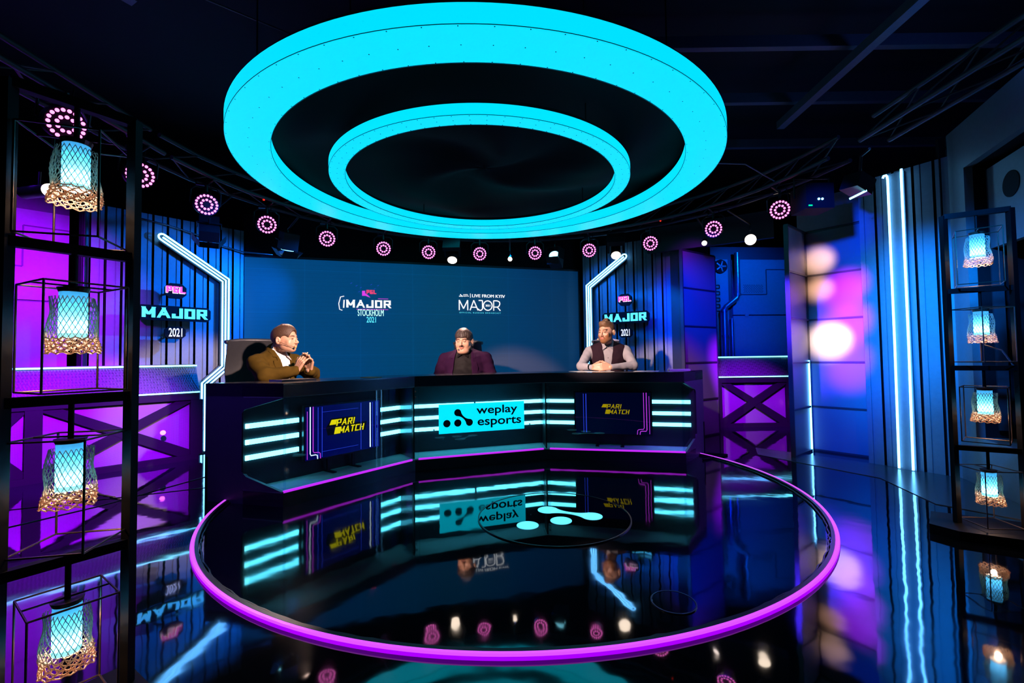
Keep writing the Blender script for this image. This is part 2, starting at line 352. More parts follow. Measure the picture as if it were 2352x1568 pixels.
def blocks(txt, P, s0, s1, z0, z1, off, th, w, shear=0., gap=.28, mirror=False, widths=None):
    """heavy angular lettering: thick uprights, thinner bars and diagonals"""
    wd = [(widths or {}).get(c, .42 if c == 'I' else (1.15 if c in 'MA' else 1.)) for c in txt]; tot = sum(wd) + gap * (len(txt) - 1)
    H = z1 - z0; W = (s1 - s0) - abs(shear) * H; k = W / tot; mb = MB(); x = 0
    for c, cw in zip(txt, wd):
        for pl in GL.get(c, []):
            pts = [Vector((x * k + w / 2 + a * (cw * k - w), w * .36 + b * (H - w * .72))) for a, b in pl]
            for i in range(len(pts) - 1):
                a, b = pts[i], pts[i + 1]; d = (b - a).normalized(); up = abs(d.x) < .05; fl = abs(d.y) < .05
                t = w if up else (w * .72 if fl else w * .8); nn = Vector((-d.y, d.x)) * t / 2; e = d * (w * .36 if up else (w / 2 if fl else w * .3))
                q = [a - e - nn, b + e - nn, b + e + nn, a - e + nn]
                if not (up or fl):
                    if b.y < a.y: a, b = b, a
                    d = (b - a).normalized(); hx = Vector((t / 2 / max(.3, d.y), 0)); ext = w * .36 / max(.3, d.y); a2 = a - d * (ext if a.y < H * .2 else 0); b2 = b + d * (ext if b.y > H * .8 else 0); q = [a2 - hx, a2 + hx, b2 + hx, b2 - hx]
                q = [Vector((p.x, min(max(p.y, 0), H))) for p in q]
                poly = [((s1 - p.x - shear * p.y) if mirror else (s0 + p.x + shear * p.y), z0 + p.y) for p in q]
                mb.prism(poly, P, off, off + th * (1 + .02 * i))
        x += cw + gap
    return mb
def peanut(mb, P, c1, c2, r, neck, t0, t1):
    """two discs joined by a waisted neck"""
    c1, c2 = Vector(c1), Vector(c2); D = (c2 - c1).length; d = (c2 - c1) / D; nn = Vector((-d.y, d.x))
    for c in (c1, c2): mb.prism(disc(c, r), P, t0, t1)
    a = math.radians(62); x0, y0 = r * math.cos(a), r * math.sin(a); up, dn = [], []
    for i in range(17):
        t = i / 16; x = x0 + (D - 2 * x0) * t; y = neck + (y0 - neck) * abs(2 * t - 1) ** 2.3
        p = c1 + d * x + nn * y; q = c1 + d * x - nn * y; up.append((p.x, p.y)); dn.append((q.x, q.y))
    for i in range(16): mb.prism([up[i], up[i + 1], dn[i + 1], dn[i]], P, t0, t1)
    return mb
def disc(c, r, n=28): return [(c[0] + r * math.cos(2 * PI * i / n), c[1] + r * math.sin(2 * PI * i / n)) for i in range(n)]

# ------------------------------------------------------------------ the setting
CEN = (0.0, 3.44)
struct('floor', MB().box((0, 3, -.05), (14, 14, .1)), m_floor, 'mirror-black glossy studio floor')
struct('ceiling', MB().box((0, 3, 3.55), (14, 14, .1)), m_ceil, 'black studio ceiling above the lights')
struct('wall_back', MB().box((0, 8.2, 1.75), (14, .1, 3.5)), m_black, 'black studio wall behind the set')
struct('wall_left', MB().box((-6.2, 3, 1.75), (.1, 14, 3.5)), m_black, 'black studio wall on the left')
struct('wall_right', MB().box((6.2, 3, 1.75), (.1, 14, 3.5)), m_black, 'black studio wall on the right')

def ribbed(P, s0, s1, z0, z1, pitch, groove, depth, step=.35):
    """ribbed sheet: flat plates, deep narrow grooves and one shallow step line on each plate"""
    mb = MB(); s = s0; prof = [(s0, 0)]
    while s < s1 - 1e-4:
        e = min(s + pitch - groove, s1); m = s + (e - s) * step
        prof += [(s, 0), (m - .004, 0), (m - .004, -.008), (m + .004, -.008), (m + .004, 0), (e, 0)]
        if e < s1: prof += [(e, -depth), (min(e + groove, s1), -depth), (min(e + groove, s1), 0)]
        s += pitch
    vs = [P(a, z, o) for a, o in prof for z in (z0, z1)]; fs = [(2 * i, 2 * i + 2, 2 * i + 3, 2 * i + 1) for i in range(len(prof) - 1)]
    mb.add(vs, fs); mb.groove = [i for i in range(len(prof) - 1) if min(prof[i][1], prof[i + 1][1]) < -.02]; return mb
def ribwall(name, mb, label):
    o = struct(name, mb, [m_corr, m_black], label)
    for i in mb.groove: o.data.polygons[i].material_index = 1  # groove faces coloured black for the shade in their depth
LW = frame((-3.02, 5.08), (-3.86, 4.11)); RW = frame((.98, 6.15), (1.98, 5.55)); SC = frame((-3.02, 5.10), (.96, 6.28))
ribwall('wall_left_ribbed', ribbed(LW, .0, 1.27, 0, 2.42, .118, .020, .05), 'ribbed metal wall behind the left sign')
ribwall('wall_right_ribbed', ribbed(RW, .0, 1.2, 0, 2.42, .118, .020, .05), 'ribbed metal wall behind the right sign')
DW = frame((3.064, 3.894), (3.333, 3.445))
ribwall('wall_side_ribbed', ribbed(DW, -.03, .56, 0, 2.44, .128, .018, .035), 'ribbed wall carrying two tall light tubes')
# thick blue wall with a deep recess at the right edge
EW = frame((3.345, 3.40), (3.03, 2.62)); e = MB()
pbox(e, EW, -.03, .19, 0, 2.60, -.05, 0); pbox(e, EW, .19, 1.5, 2.27, 2.60, -.05, 0); pbox(e, EW, .19, 1.5, 0, .34, -.34, 0)
e2 = MB(); pbox(e2, EW, .15, .188, .34, 2.27, -.34, -.05); pbox(e2, EW, .15, 1.5, 2.27, 2.31, -.34, -.05); struct('wall_recess_lining', e2, m_black, 'black lining of the deep recess')
struct('wall_side_deep', e, m_set, 'thick plastered wall with a deep recess')
e = MB(); pbox(e, EW, .19, 1.5, .34, 2.27, -.34, -.31)
struct('wall_recess_back', e, m_black, 'dark back of the recess')
e = MB(); pbox(e, EW, -.16, -.03, 0, 2.5, -.06, .0); e2 = MB(); pbox(e2, EW, -.09, -.04, 0, 2.6, .0, .04); struct('trim_17', e2, m_black, 'black corner batten')
struct('trim_1', e, m_set, 'narrow corner post between the ribbed wall and the deep wall')
t = thing('recess_board', 'blue-lit board with a round black opening inside the right recess', 'board', EW(.62, .9, -.25))
e = MB(); pbox(e, EW, .25, .85, 1.66, 2.22, -.14, -.10); e.build('board', m_set, t)
e = MB(); e.prism(disc((.50, 2.03), .085), EW, -.099, -.096); e.build('opening', m_black, t)
e = MB(); pbox(e, EW, .235, .25, .40, 2.22, -.16, -.10); e.build('edge_rail', m_dark, t)

# walls behind the screen gaps and header boards over the set
P = frame((-3.02, 5.12), (.98, 6.32)); e = MB(); pbox(e, P, -.02, 4.2, 2.16, 2.62, -.12, .02)
struct('trim_2', e, m_black, 'black header board above the big screen')
P = frame((.98, 6.17), (2.0, 5.54)); e = MB(); pbox(e, P, .0, 1.25, 2.42, 2.7, -.05, .03)
struct('trim_3', e, m_black, 'black header board above the right ribbed wall')
P = frame((1.72, 5.5), (2.95, 4.75)); e = MB(); pbox(e, P, -.05, 1.3, 2.20, 2.50, -.05, .0)
struct('trim_4', e, m_dark, 'purple-lit header board above the narrow folding panel')
P = frame((2.925, 4.475), (3.225, 4.09)); e = MB(); pbox(e, P, -.05, .56, 2.15, 2.46, -.06, .03)
struct('trim_5', e, m_corr, 'painted header board above the wide folding panel')
P = frame((1.93, 5.62), (2.06, 5.40)); e = MB(); pbox(e, P, -.1, .3, 0, 2.3, -.04, 0)
struct('trim_6', e, m_dark, 'dark post between the ribbed wall and the folding panel')
# raised matt strip of floor along the right walls, with its seam
e = MB(); e.prism([(2.45, 4.62), (3.06, 3.9), (3.345, 3.42), (2.95, 2.42), (2.62, 2.85), (2.76, 3.45), (2.30, 4.3)], lambda u, v, t: Vector((u, v, t)), .0, .004)
struct('trim_7', e, M('matt_floor_strip', (.05, .06, .07), .22, noise=.2, nscale=3, ior=1.9), 'duller floor strip along the right walls')
e = MB(); e.tube([(-3.2, 2.2, .001), (-2.75, 3.05, .001), (-2.5, 3.9, .001)], .004, 6); e.tube([(-3.9, 2.7, .001), (-2.1, 3.55, .001)], .003, 6)
struct('trim_8', e, m_dark, 'thin seams in the floor covering')

# ceiling steel
for i, y in enumerate((2.25, 2.75, 3.35, 4.1, 5.0)):
    struct('trim_%d' % (9 + i), MB().box((3.0, y, 3.3), (5.6, .05, .09)), m_beam, 'steel joist under the ceiling')
e = MB(); e.bar((2.55, 2.0, 3.15), (2.62, 4.3, 3.15), .07, .07); struct('trim_14', e, m_beam, 'steel beam crossing the joists')
e = MB(); e.bar((1.15, 1.1, 3.25), (3.4, 2.1, 3.25), .2, .06); e.bar((1.5, 1.9, 3.1), (2.25, 1.35, 3.1), .05, .05); struct('trim_15', e, m_beam, 'steel beam at the top right')
e = MB(); e.bar((-1.2, 1.5, 3.2), (-.55, 2.1, 3.2), .05, .06); e.bar((-3.2, 2.2, 3.1), (-1.6, 1.2, 3.1), .07, .07); e.bar((-2.8, 1.5, 3.1), (-2.2, 2.6, 3.1), .07, .07)
struct('trim_16', e, m_beam, 'steel bars at the top left')
t = MB(); t.box((3.3, 1.55, 3.25), (1.6, .5, .3)); o = t.build('air_duct', m_beam); tag(o, 'long dark air duct under the ceiling at top right', 'duct')
for pts, lb in (([(-2.3, 2.0, 3.0), (-.9, 2.9, 2.86), (-.3, 3.2, 3.0)], 'thin cable strung across the black ceiling at the left'), ([(1.0, 1.2, 3.2), (1.6, 1.7, 2.95), (2.3, 2.2, 3.0), (2.9, 2.4, 3.2)], 'slack cable looping under the ceiling at top right'),
                ([(1.54, 3.5, 2.45), (1.9, 3.6, 2.48), (2.3, 3.85, 2.42)], 'taut wire from the big ring to the right truss')):
    o = MB().tube(pts, .005, 6).build('cable', m_black if 0 else m_beam); tag(o, lb, 'cable')

# ------------------------------------------------------------------ light rings on the ceiling
def ring(name, label, cx, cy, z, ro, ri, h, tilt):
    T = Matrix.Rotation(math.radians(tilt), 3, 'X'); c = Vector((cx, cy, z)); t = thing(name, label, 'ceiling light', tuple(c))
    def arc(prof): return MB().sweep_ring(c, prof, 0, 2 * PI, 160, True, T)
    b = .006
    arc([(ri, b), (ri + b, 0), (ro - b, 0), (ro, b), (ro, h), (ri, h)]).build('diffuser', m_ring, t, smooth=True)
    s = arc([(ro - .001, .000), (ro + .001, .000), (ro + .001, .0025), (ro - .001, .0025)]); s.build('outer_seam', m_seam, t)
    arc([(ri - .0015, .000), (ri + .001, .000), (ri + .001, .004), (ri - .0015, .004)]).build('inner_seam', m_seam, t)
    arc([(ri + .02, h), (ro - .02, h), (ro - .02, h + .03), (ri + .02, h + .03)]).build('housing', m_black, t)
    sc_ = MB()
    for k in range(72):
        a = 2 * PI * k / 72
        for r in (ro - .01, (ro + ri) / 2, ri + .01):
            p = T @ Vector((r * math.cos(a), r * math.sin(a), -.001)); sc_.cyl(c + p, c + p + Vector((0, 0, .003)), .0032, seg=6)
    o = sc_.build('screws', m_seam, t); o['kind'] = 'stuff'
    for a in (.6, 2.2, 3.9, 5.4):
        p = c + T @ Vector(((ro + ri) / 2 * math.cos(a), (ro + ri) / 2 * math.sin(a), h)); MB().tube([p, (p.x, p.y, 3.5)], .004, 6).build('suspension_wire', m_black, t)
    return t
ring('ring_light', 'huge glowing cyan ring light hanging over the studio, outer ring', -.205, 3.56, 2.335, 1.75, 1.50, .092, .55)
ring('ring_light', 'smaller glowing cyan ring light hanging inside the huge outer ring', -.215, 3.53, 2.272, 1.128, 1.018, .065, .5)
# black cloth stretched above the rings
n = 40; vs = []; fs = []
for i in range(n + 1):
    for j in range(48):
        r = 1.62 * i / n + .002; a = 2 * PI * j / 48
        z = 2.46 + .035 * math.sin(3 * a + r * 5) * min(1, i / 8) + .018 * math.sin(9 * a + 7 * r) * (i / n) + .03 * abs(math.sin(2.5 * a)) * (1 - abs(r - 1.3))
        vs.append((-.205 + r * math.cos(a), 3.55 + r * math.sin(a), z))
for i in range(n):
    for j in range(48): k = (j + 1) % 48; fs.append((i * 48 + j, i * 48 + k, (i + 1) * 48 + k, (i + 1) * 48 + j))
o = MB().add(vs, fs).build('ceiling_drape', m_drape, smooth='all'); tag(o, 'black cloth stretched and rumpled above the two cyan rings', 'drape')

# ------------------------------------------------------------------ trusses
def truss(path, label, closed=False):
    t = thing('lighting_truss', label, 'truss', tuple(path[0]))
    def off(dx, dz):
        out = []
        for i, p in enumerate(path):
            a = Vector(path[max(i - 1, 0)]); b = Vector(path[min(i + 1, len(path) - 1)]); d = (b - a).normalized(); nrm = Vector((-d.y, d.x, 0))
            out.append(Vector(p) + nrm * dx + Vector((0, 0, dz)))
        return out
    ch = [off(-.1, 0), off(.1, 0), off(0, .17)]
    for c in ch: MB().tube(c, .016, 10).build('chord', m_truss, t, smooth=True)
    br = MB(); k = 0
    for a, b in ((0, 2), (1, 2), (0, 1)):
        for i in range(len(path) - 1):
            L = (ch[a][i + 1] - ch[a][i]).length; m = max(1, int(L / .3))
            for j in range(m):
                p = ch[a][i].lerp(ch[a][i + 1], j / m); q = ch[b][i].lerp(ch[b][i + 1], (j + 1) / m)
                br.cyl(p, q, .006, seg=5)
    o = br.build('lattice_braces', m_truss, t); o['kind'] = 'stuff'; return t
arcp = [(2.5 * math.cos(a), 3.0 + 2.5 * math.sin(a), 2.40) for a in [math.radians(d) for d in range(176, 3, -8)]]
truss([(-2.5, 1.5, 2.40), (-2.5, 3.1, 2.40)], 'straight lighting truss running overhead along the left side')
truss(arcp, 'curved lighting truss above the big screen carrying the pink lamps')
truss([(2.5, 3.05, 2.40), (2.5, 1.6, 2.40)], 'straight lighting truss running overhead along the right side')

# ------------------------------------------------------------------ fixtures
def par_lamp():
    """local: lens plane faces -Y, hanging point above"""
    t = thing('par_lamp', '', 'stage light')
    b = MB(); b.sweep_ring((0, 0, 0), [(0, 0), (0, 0), (0, 0)], 0, 1, 1, False) if 0 else None
    b.cyl((0, .0, 0), (0, .10, 0), .086, .082, 28); b.cyl((0, .10, 0), (0, .15, 0), .06, .05, 20); b.build('housing', m_blackm, t, smooth=True)
    MB().cyl((0, -.004, 0), (0, .0, 0), .084, seg=28).build('lens_plate', m_lensrim, t)
    y = MB(); y.tube([(-.10, .06, 0), (-.10, .06, .10), (-.07, .06, .13), (.07, .06, .13), (.10, .06, .10), (.10, .06, 0)], .007, 8); y.build('yoke', m_blackm, t)
    MB().tube([(0, .06, .12), (0, .06, .16)], .012, 8).build('clamp', m_blackm, t)
    MB().tube([(.02, .15, 0), (.05, .2, .06), (.04, .12, .2)], .004, 6).build('cord', m_black, t)
    L = None
    for cnt, r in ((18, .069), (9, .036)):
        for k in range(cnt):
            a = 2 * PI * (k + .3) / cnt; q = (r * math.cos(a), -.006, r * math.sin(a))
            if L is None:
                L = MB().ball((0, 0, 0), .0092, 10, (1, .6, 1)).build('led_lens', m_lens, t, smooth='all'); L.location = q
            else:
                c = L.copy(); COL.objects.link(c); c.parent = t; c.location = q
    return t
pars = [((-2.3, 2.31), 'behind the upper left lantern'), ((-2.45, 2.96), 'half hidden by the rack post at the left'), ((-2.4, 3.54), 'above the left neon line, left of the cyan rings'),
        ((-2.22, 4.09), 'above the gap between left neon line and screen'), ((-1.88, 4.6), 'over the upper left corner of the big screen'), ((-1.43, 5.05), 'above the screen logo that names the city'),
        ((-.96, 5.25), 'immediately left of the box lamp above the screen centre'), ((-.37, 5.37), 'between the box lamp and the small spot'),
        ((.29, 5.37), 'between the small spot and the blue-lit lamp'), ((.92, 5.27), 'left of the bright lamp over the right neon line'), ((1.55, 4.98), 'above the right sign on the ribbed wall'),
        ((2.01, 4.44), 'above the narrow folding panel'), ((2.33, 3.87), 'beside the square lamp with the blue star')]
def hang(t, loc, zt=2.40):
    """steel hook from a lamp up to the nearest truss chord, built upright in the lamp's own frame"""
    x, y, z = loc; c = Vector((0, 3.0))
    if y > 3.0: d = (Vector((x, y)) - c); q = c + d.normalized() * (2.4 if d.length < 2.5 else 2.6)
    else: q = Vector((math.copysign(2.4 if abs(x) < 2.5 else 2.6, x), y))
    Mi = (Matrix.Translation(t.location) @ t.rotation_euler.to_matrix().to_4x4()).inverted()
    m = MB().tube([Mi @ Vector(p) for p in ((x, y, z + .10), (x, y, z + .16), (q.x, q.y, zt - .02), (q.x, q.y, zt + .01))], .010, 8); o = m.build('hook', m_blackm); o.parent = t
P0 = par_lamp()
PARS = []
for i, ((x, y), lb) in enumerate(pars):
    t = P0 if i == 0 else copy_tree(P0); PARS.append(t)
    t.location = (x, y, 2.19); d = Vector((0, .9, 1.2)) - Vector((x, y, 2.19)); t.rotation_euler = d.to_track_quat('-Y', 'Z').to_euler()
    hang(t, (x, y, 2.19)); tag(t, 'round pink LED lamp ' + lb, 'stage light', 'pink LED lamps round the truss')
def look(t, loc, tgt): t.location = loc; t.rotation_euler = (Vector(tgt) - Vector(loc)).to_track_quat('-Y', 'Z').to_euler()
def fixture(kind, label, loc, tgt, glow=m_hot):
    t = thing('studio_lamp', label, 'stage light')
    if kind == 'head':      # moving head: base, fork and barrel
        MB().box((0, .02, .14), (.2, .16, .06)).build('base', m_blackm, t)
        for s in (-1, 1): MB().box((s * .085, .02, .05), (.02, .08, .14)).build('fork_arm', m_blackm, t)
        MB().cyl((0, .1, 0), (0, -.09, 0), .055, .062, 24).build('barrel', m_blackm, t, smooth=True)
        MB().cyl((0, -.09, 0), (0, -.094, 0), .055, seg=24).build('lens', glow, t)
    elif kind == 'fresnel':
        MB().box((0, .04, 0), (.15, .17, .15)).build('housing', m_blackm, t)
        MB().cyl((0, -.045, 0), (0, -.052, 0), .06, seg=24).build('lens', glow, t)
        for sx, sz, w, h in ((0, 1, .15, .09), (0, -1, .15, .09), (1, 0, .09, .15), (-1, 0, .09, .15)):
            b = MB(); c = Vector((sx * .10, -.085, sz * .10)); q = Matrix.Rotation(-sz * .9, 3, 'X') @ Matrix.Rotation(sx * .9, 3, 'Z')
            b.box(c, (w, .003, h), q); b.build('barn_door', m_blackm, t)
        MB().tube([(-.09, .04, 0), (-.09, .04, .11), (.09, .04, .11), (.09, .04, 0)], .006, 6).build('yoke', m_blackm, t)
        MB().tube([(0, .04, .11), (0, .04, .22)], .01, 8).build('clamp', m_blackm, t)
    elif kind == 'tube':
        MB().cyl((0, .02, 0), (0, .26, 0), .052, seg=24).build('housing', m_set, t, smooth=True)
        MB().cyl((0, .0, 0), (0, .02, 0), .054, .054, 24).build('lens', glow, t, smooth=True)
        MB().tube([(0, .12, .05), (0, .12, .17)], .008, 8).build('stem', m_blackm, t)
    elif kind == 'small':
        MB().cyl((0, 0, 0), (0, .12, 0), .03, seg=18).build('housing', m_blackm, t, smooth=True)
        MB().cyl((0, 0, 0), (0, -.004, 0), .026, seg=18).build('lens', glow, t)
        MB().tube([(0, .06, .03), (0, .06, .16)], .006, 8).build('stem', m_blackm, t)
    look(t, loc, tgt); hang(t, loc); return t
fixture('head', 'black box lamp lit warm from below, above the screen centre', (-.695, 5.38, 2.185), (-.69, 4.7, 1.2))
fixture('small', 'small warm spot lamp above the screen, right of centre', (-.01, 5.45, 2.14), (-.3, 3.9, 1.4))
fixture('head', 'bright warm lamp hanging right over the top of the right neon line', (1.25, 5.35, 2.2), (1.1, 4.6, 1.3))
fixture('fresnel', 'small lamp with blue-lit flaps above the right end of the screen', (.54, 5.5, 2.16), (.2, 4.6, 2.6), m_hotc)
fixture('fresnel', 'black lamp with barn doors left of the second pink lamp', (-2.68, 3.99, 2.10), (-2.55, 3.8, .6), m_black)
fixture('fresnel', 'lamp with glinting blue flaps over the left end of the screen', (-2.28, 4.6, 2.13), (-2.6, 4.9, .9), m_hotc)
fixture('small', 'small warm spot lamp over the narrow folding panel', (2.07, 4.8, 2.14), (1.2, 3.0, 1.3))
fixture('tube', 'white round lamp shining at the camera above the passage', (2.5, 4.68, 2.14), (.9, 1.6, 1.5))
o = fixture('tube', 'white oval tube lamp beneath the top left lantern', (-2.42, 2.36, 1.865), (-1.2, 1.9, 1.75))
o.scale = (.62, 1, .62)
t = thing('studio_lamp', 'square black lamp with a blue star of light and green display', 'stage light', (2.44, 3.62, 2.19))
MB().box((2.44, 3.62, 2.19), (.22, .2, .20)).build('housing', m_black, t)
e = MB()
for k in (-.014, .014): e.cyl((2.44 + k, 3.519, 2.16), (2.44 + k, 3.515, 2.16), .009, seg=12)
e.build('led', m_hotc, t); MB().box((2.36, 3.518, 2.11), (.03, .003, .01)).build('display', m_green, t)
e = MB().tube([(2.3, 3.62, 2.2), (2.3, 3.62, 2.36), (2.58, 3.62, 2.36), (2.58, 3.62, 2.2)], .008, 6); e.build('yoke', m_blackm, t)
t = thing('studio_lamp', 'flat lamp with a cyan glowing edge near the tall tubes', 'stage light', (2.66, 3.36, 2.2))
e = MB(); e.box((2.66, 3.42, 2.23), (.16, .14, .12), Matrix.Rotation(.35, 3, 'Y') @ Matrix.Rotation(.3, 3, 'Z')); e.build('housing', m_blackm, t)
MB().bar((2.60, 3.43, 2.125), (2.68, 3.36, 2.165), .012, .012).build('glowing_edge', m_hotc, t)
MB().tube([(2.66, 3.40, 2.26), (2.60, 3.3, 2.40), (2.585, 3.2, 2.41)], .01, 8).build('clamp', m_blackm, t)
o = MB().tube([LW(1.0, 2.36, .03), LW(.7, 2.33, .04), LW(.4, 2.27, .04), LW(.2, 2.20, .04), LW(.02, 2.17, .05), (-2.7, 5.1, 2.15)], .007, 8).build('cable', m_pipe, smooth='all')
tag(o, 'drooping grey cable along the top of the left ribbed wall', 'cable')
for q, lb in (((1.6, 4.78, 2.380), 'above the right sign'), ((-2.19, 3.98, 2.380), 'left of the second pink lamp')):
    o = MB().box(q, (.014, .01, .01)).build('indicator_light', m_red); tag(o, 'tiny red indicator light on the truss ' + lb, 'indicator')

# ------------------------------------------------------------------ big LED screen with its two logos
t = thing('led_screen', 'large blue LED video wall behind the presenters', 'screen', (-3.02, 5.10, 0))
t.rotation_euler = (0, 0, math.atan2(1.18, 3.98)); WM[t.name] = Matrix.Translation(t.location) @ Matrix.Rotation(math.atan2(1.18, 3.98), 4, 'Z')
e = MB(); pbox(e, SC, 0, 4.12, .35, 2.13, -.06, 0); e.build('picture', m_screen, t)
e = MB(); pbox(e, SC, 0, 4.12, 2.13, 2.155, -.07, .012); pbox(e, SC, -.02, 0, .3, 2.15, -.07, .012); pbox(e, SC, 4.12, 4.15, .3, 2.15, -.07, .012); e.build('frame', m_dark, t)
e = MB(); pbox(e, SC, -.02, 4.15, 0, .35, -.06, .03); e.build('skirting', m_black, t)
lg = blocks('MAJOR', SC, 1.085, 1.60, 1.575, 1.668, .001, .003, .024, gap=.2); lg.build('event_logo', m_white, t)
text_mb('STOCKHOLM', SC, 1.215, 1.515, 1.475, 1.555, .001, thick=1).build('city_lettering', m_mint, t)
text_mb('2021', SC, 1.315, 1.425, 1.395, 1.465, .001, bold=.01).build('year_lettering', m_aqua, t)
blocks('PGL', SC, 1.315, 1.43, 1.745, 1.792, .001, .003, .013, gap=.2).build('badge_lettering', m_pink, t)
e = MB(); e.tube([SC(1.06, 1.71, .003), SC(1.02, 1.70, .003), SC(1.0, 1.62, .003), SC(1.01, 1.55, .003), SC(1.04, 1.54, .003)], .005, 6); e.bar(SC(1.055, 1.57, .002), SC(1.06, 1.665, .002), .014, .004, SC.n); e.build('logo_bracket', m_white, t)
e = MB(); pbox(e, SC, 1.45, 1.57, 1.685, 1.690, .001, .004); pbox(e, SC, 1.2, 1.57, 1.553, 1.558, .001, .004); pbox(e, SC, 1.265, 1.30, 1.72, 1.78, .001, .0035)
e.prism([(1.27, 1.735), (1.33, 1.71), (1.36, 1.70), (1.34, 1.722), (1.29, 1.76)], SC, .001, .004); e.build('logo_accent', m_tvmag, t)
e = MB()
for a, b in ((1.13, 1.86), (1.19, 1.83), (1.22, 1.76), (1.40, 1.80), (1.44, 1.84), (1.36, 1.85), (1.24, 1.81)): e.prism([(a, b), (a + .02, b + .012), (a + .024, b + .018), (a + .004, b + .008)], SC, .001, .003)
e.build('logo_shards', m_tvline, t)
text_mb('LIVE FROM KYIV', SC, 2.62, 3.06, 1.735, 1.775, .001, thick=2).build('headline_lettering', m_white, t)
text_mb('weplay', SC, 2.50, 2.565, 1.757, 1.775, .001, bold=.02).build('partner_lettering', m_white, t)
text_mb('esports', SC, 2.50, 2.575, 1.737, 1.755, .001, bold=.02).build('partner_lettering', m_white, t)
e = MB(); e.prism(disc((2.455, 1.744), .007, 12), SC, .001, .003); e.prism(disc((2.472, 1.744), .007, 12), SC, .001, .003); peanut(e, SC, (2.468, 1.764), (2.490, 1.744), .007, .003, .001, .003); pbox(e, SC, 2.592, 2.599, 1.728, 1.782, .001, .003)
e.build('partner_emblem', m_white, t)
W_ = .014
e = MB()
def pl(pts, w=W_):
    for a, b in zip(pts, pts[1:]): e.bar(SC(a[0], a[1], .002), SC(b[0], b[1], .002), w, .003, SC.n) if 0 else e.tube([SC(a[0], a[1], .002), SC(b[0], b[1], .002)], w / 2, 6)
pl([(2.45, 1.565), (2.45, 1.695), (2.505, 1.585), (2.56, 1.695), (2.56, 1.565)]); pl([(2.59, 1.565), (2.64, 1.695), (2.695, 1.565)]); pl([(2.61, 1.605), (2.675, 1.605)])
pl([(2.705, 1.695), (2.755, 1.695), (2.755, 1.585), (2.735, 1.567), (2.715, 1.567), (2.695, 1.585)])
pl([(2.826 + .058 * math.cos(a * PI / 12), 1.63 + .062 * math.sin(a * PI / 12)) for a in range(25)])
pl([(2.905, 1.565), (2.905, 1.695), (2.955, 1.695), (2.985, 1.68), (2.99, 1.655), (2.975, 1.622), (2.95, 1.612), (2.905, 1.612)]); pl([(2.955, 1.612), (2.995, 1.565)])
e.build('title_lettering', m_white, t)
text_mb('2021', SC, 2.795, 2.858, 1.617, 1.643, .001, bold=.03).build('year_lettering', m_white, t)
text_mb('OFFICIAL RUSSIAN BROADCAST', SC, 2.45, 3.0, 1.525, 1.541, .001, track=1.5).build('caption_lettering', m_aqua, t)

# ------------------------------------------------------------------ neon lines on the ribbed walls
def neon(P, pts, label, mir=1):
    t = thing('neon_light', label, 'neon light', tuple(P(pts[0][0], pts[0][1], .05)))
    def offs(d):
        out = []
        for i, p in enumerate(pts):
            a = Vector(pts[max(i - 1, 0)]); b = Vector(pts[min(i + 1, len(pts) - 1)]); u1 = (Vector(p) - a).normalized() if i else (b - Vector(p)).normalized(); u2 = (b - Vector(p)).normalized() if i < len(pts) - 1 else u1
            m = (u1 + u2).normalized(); n = Vector((-m.y, m.x)); k = d / max(.3, n.dot(Vector((-u1.y, u1.x)))); out.append(Vector(p) + n * k)
        return out
    L = [offs(d) for d in (0, .030 * mir, .060 * mir)]
    def mk(pl_): return [P(p.x, p.y, .06) for p in pl_]
    c0, c2 = L[0][0], L[2][0]; d = (Vector(pts[0]) - Vector(pts[1])).normalized(); loop = [c0.lerp(c2, .5) + d * .035 * math.sin(PI * k / 8) + (c0 - c2) * .5 * math.cos(PI * k / 8) for k in range(9)]
    MB().tube(mk(list(reversed(L[2])) + loop[::-1][1:-1] + L[0]), .0088, 8).build('outer_tube', m_neon, t, smooth=True)
    MB().tube(mk(L[1]), .0088, 8).build('middle_tube', m_neon, t, smooth=True)
    bk = MB()
    for a, b in zip(pts, pts[1:]):
        A_, B_ = Vector(a), Vector(b); dd = (B_ - A_).normalized(); nn = Vector((-dd.y, dd.x)) * mir
        bk.prism([tuple(A_ - nn * .02), tuple(B_ - nn * .02), tuple(B_ + nn * .08), tuple(A_ + nn * .08)], P, .02, .045)
    bk.build('backing_board', m_dark, t)
neon(LW, [(.735, 2.22), (.163, 1.845), (.163, .875), (.346, .70), (.346, .02)], 'bent white triple neon line on the left ribbed wall', 1 if 1 else -1)
neon(RW, [(.575, 2.25), (.07, 1.90), (.07, .86), (.25, .69), (.25, .02)], 'bent white triple neon line on the right ribbed wall', 1)

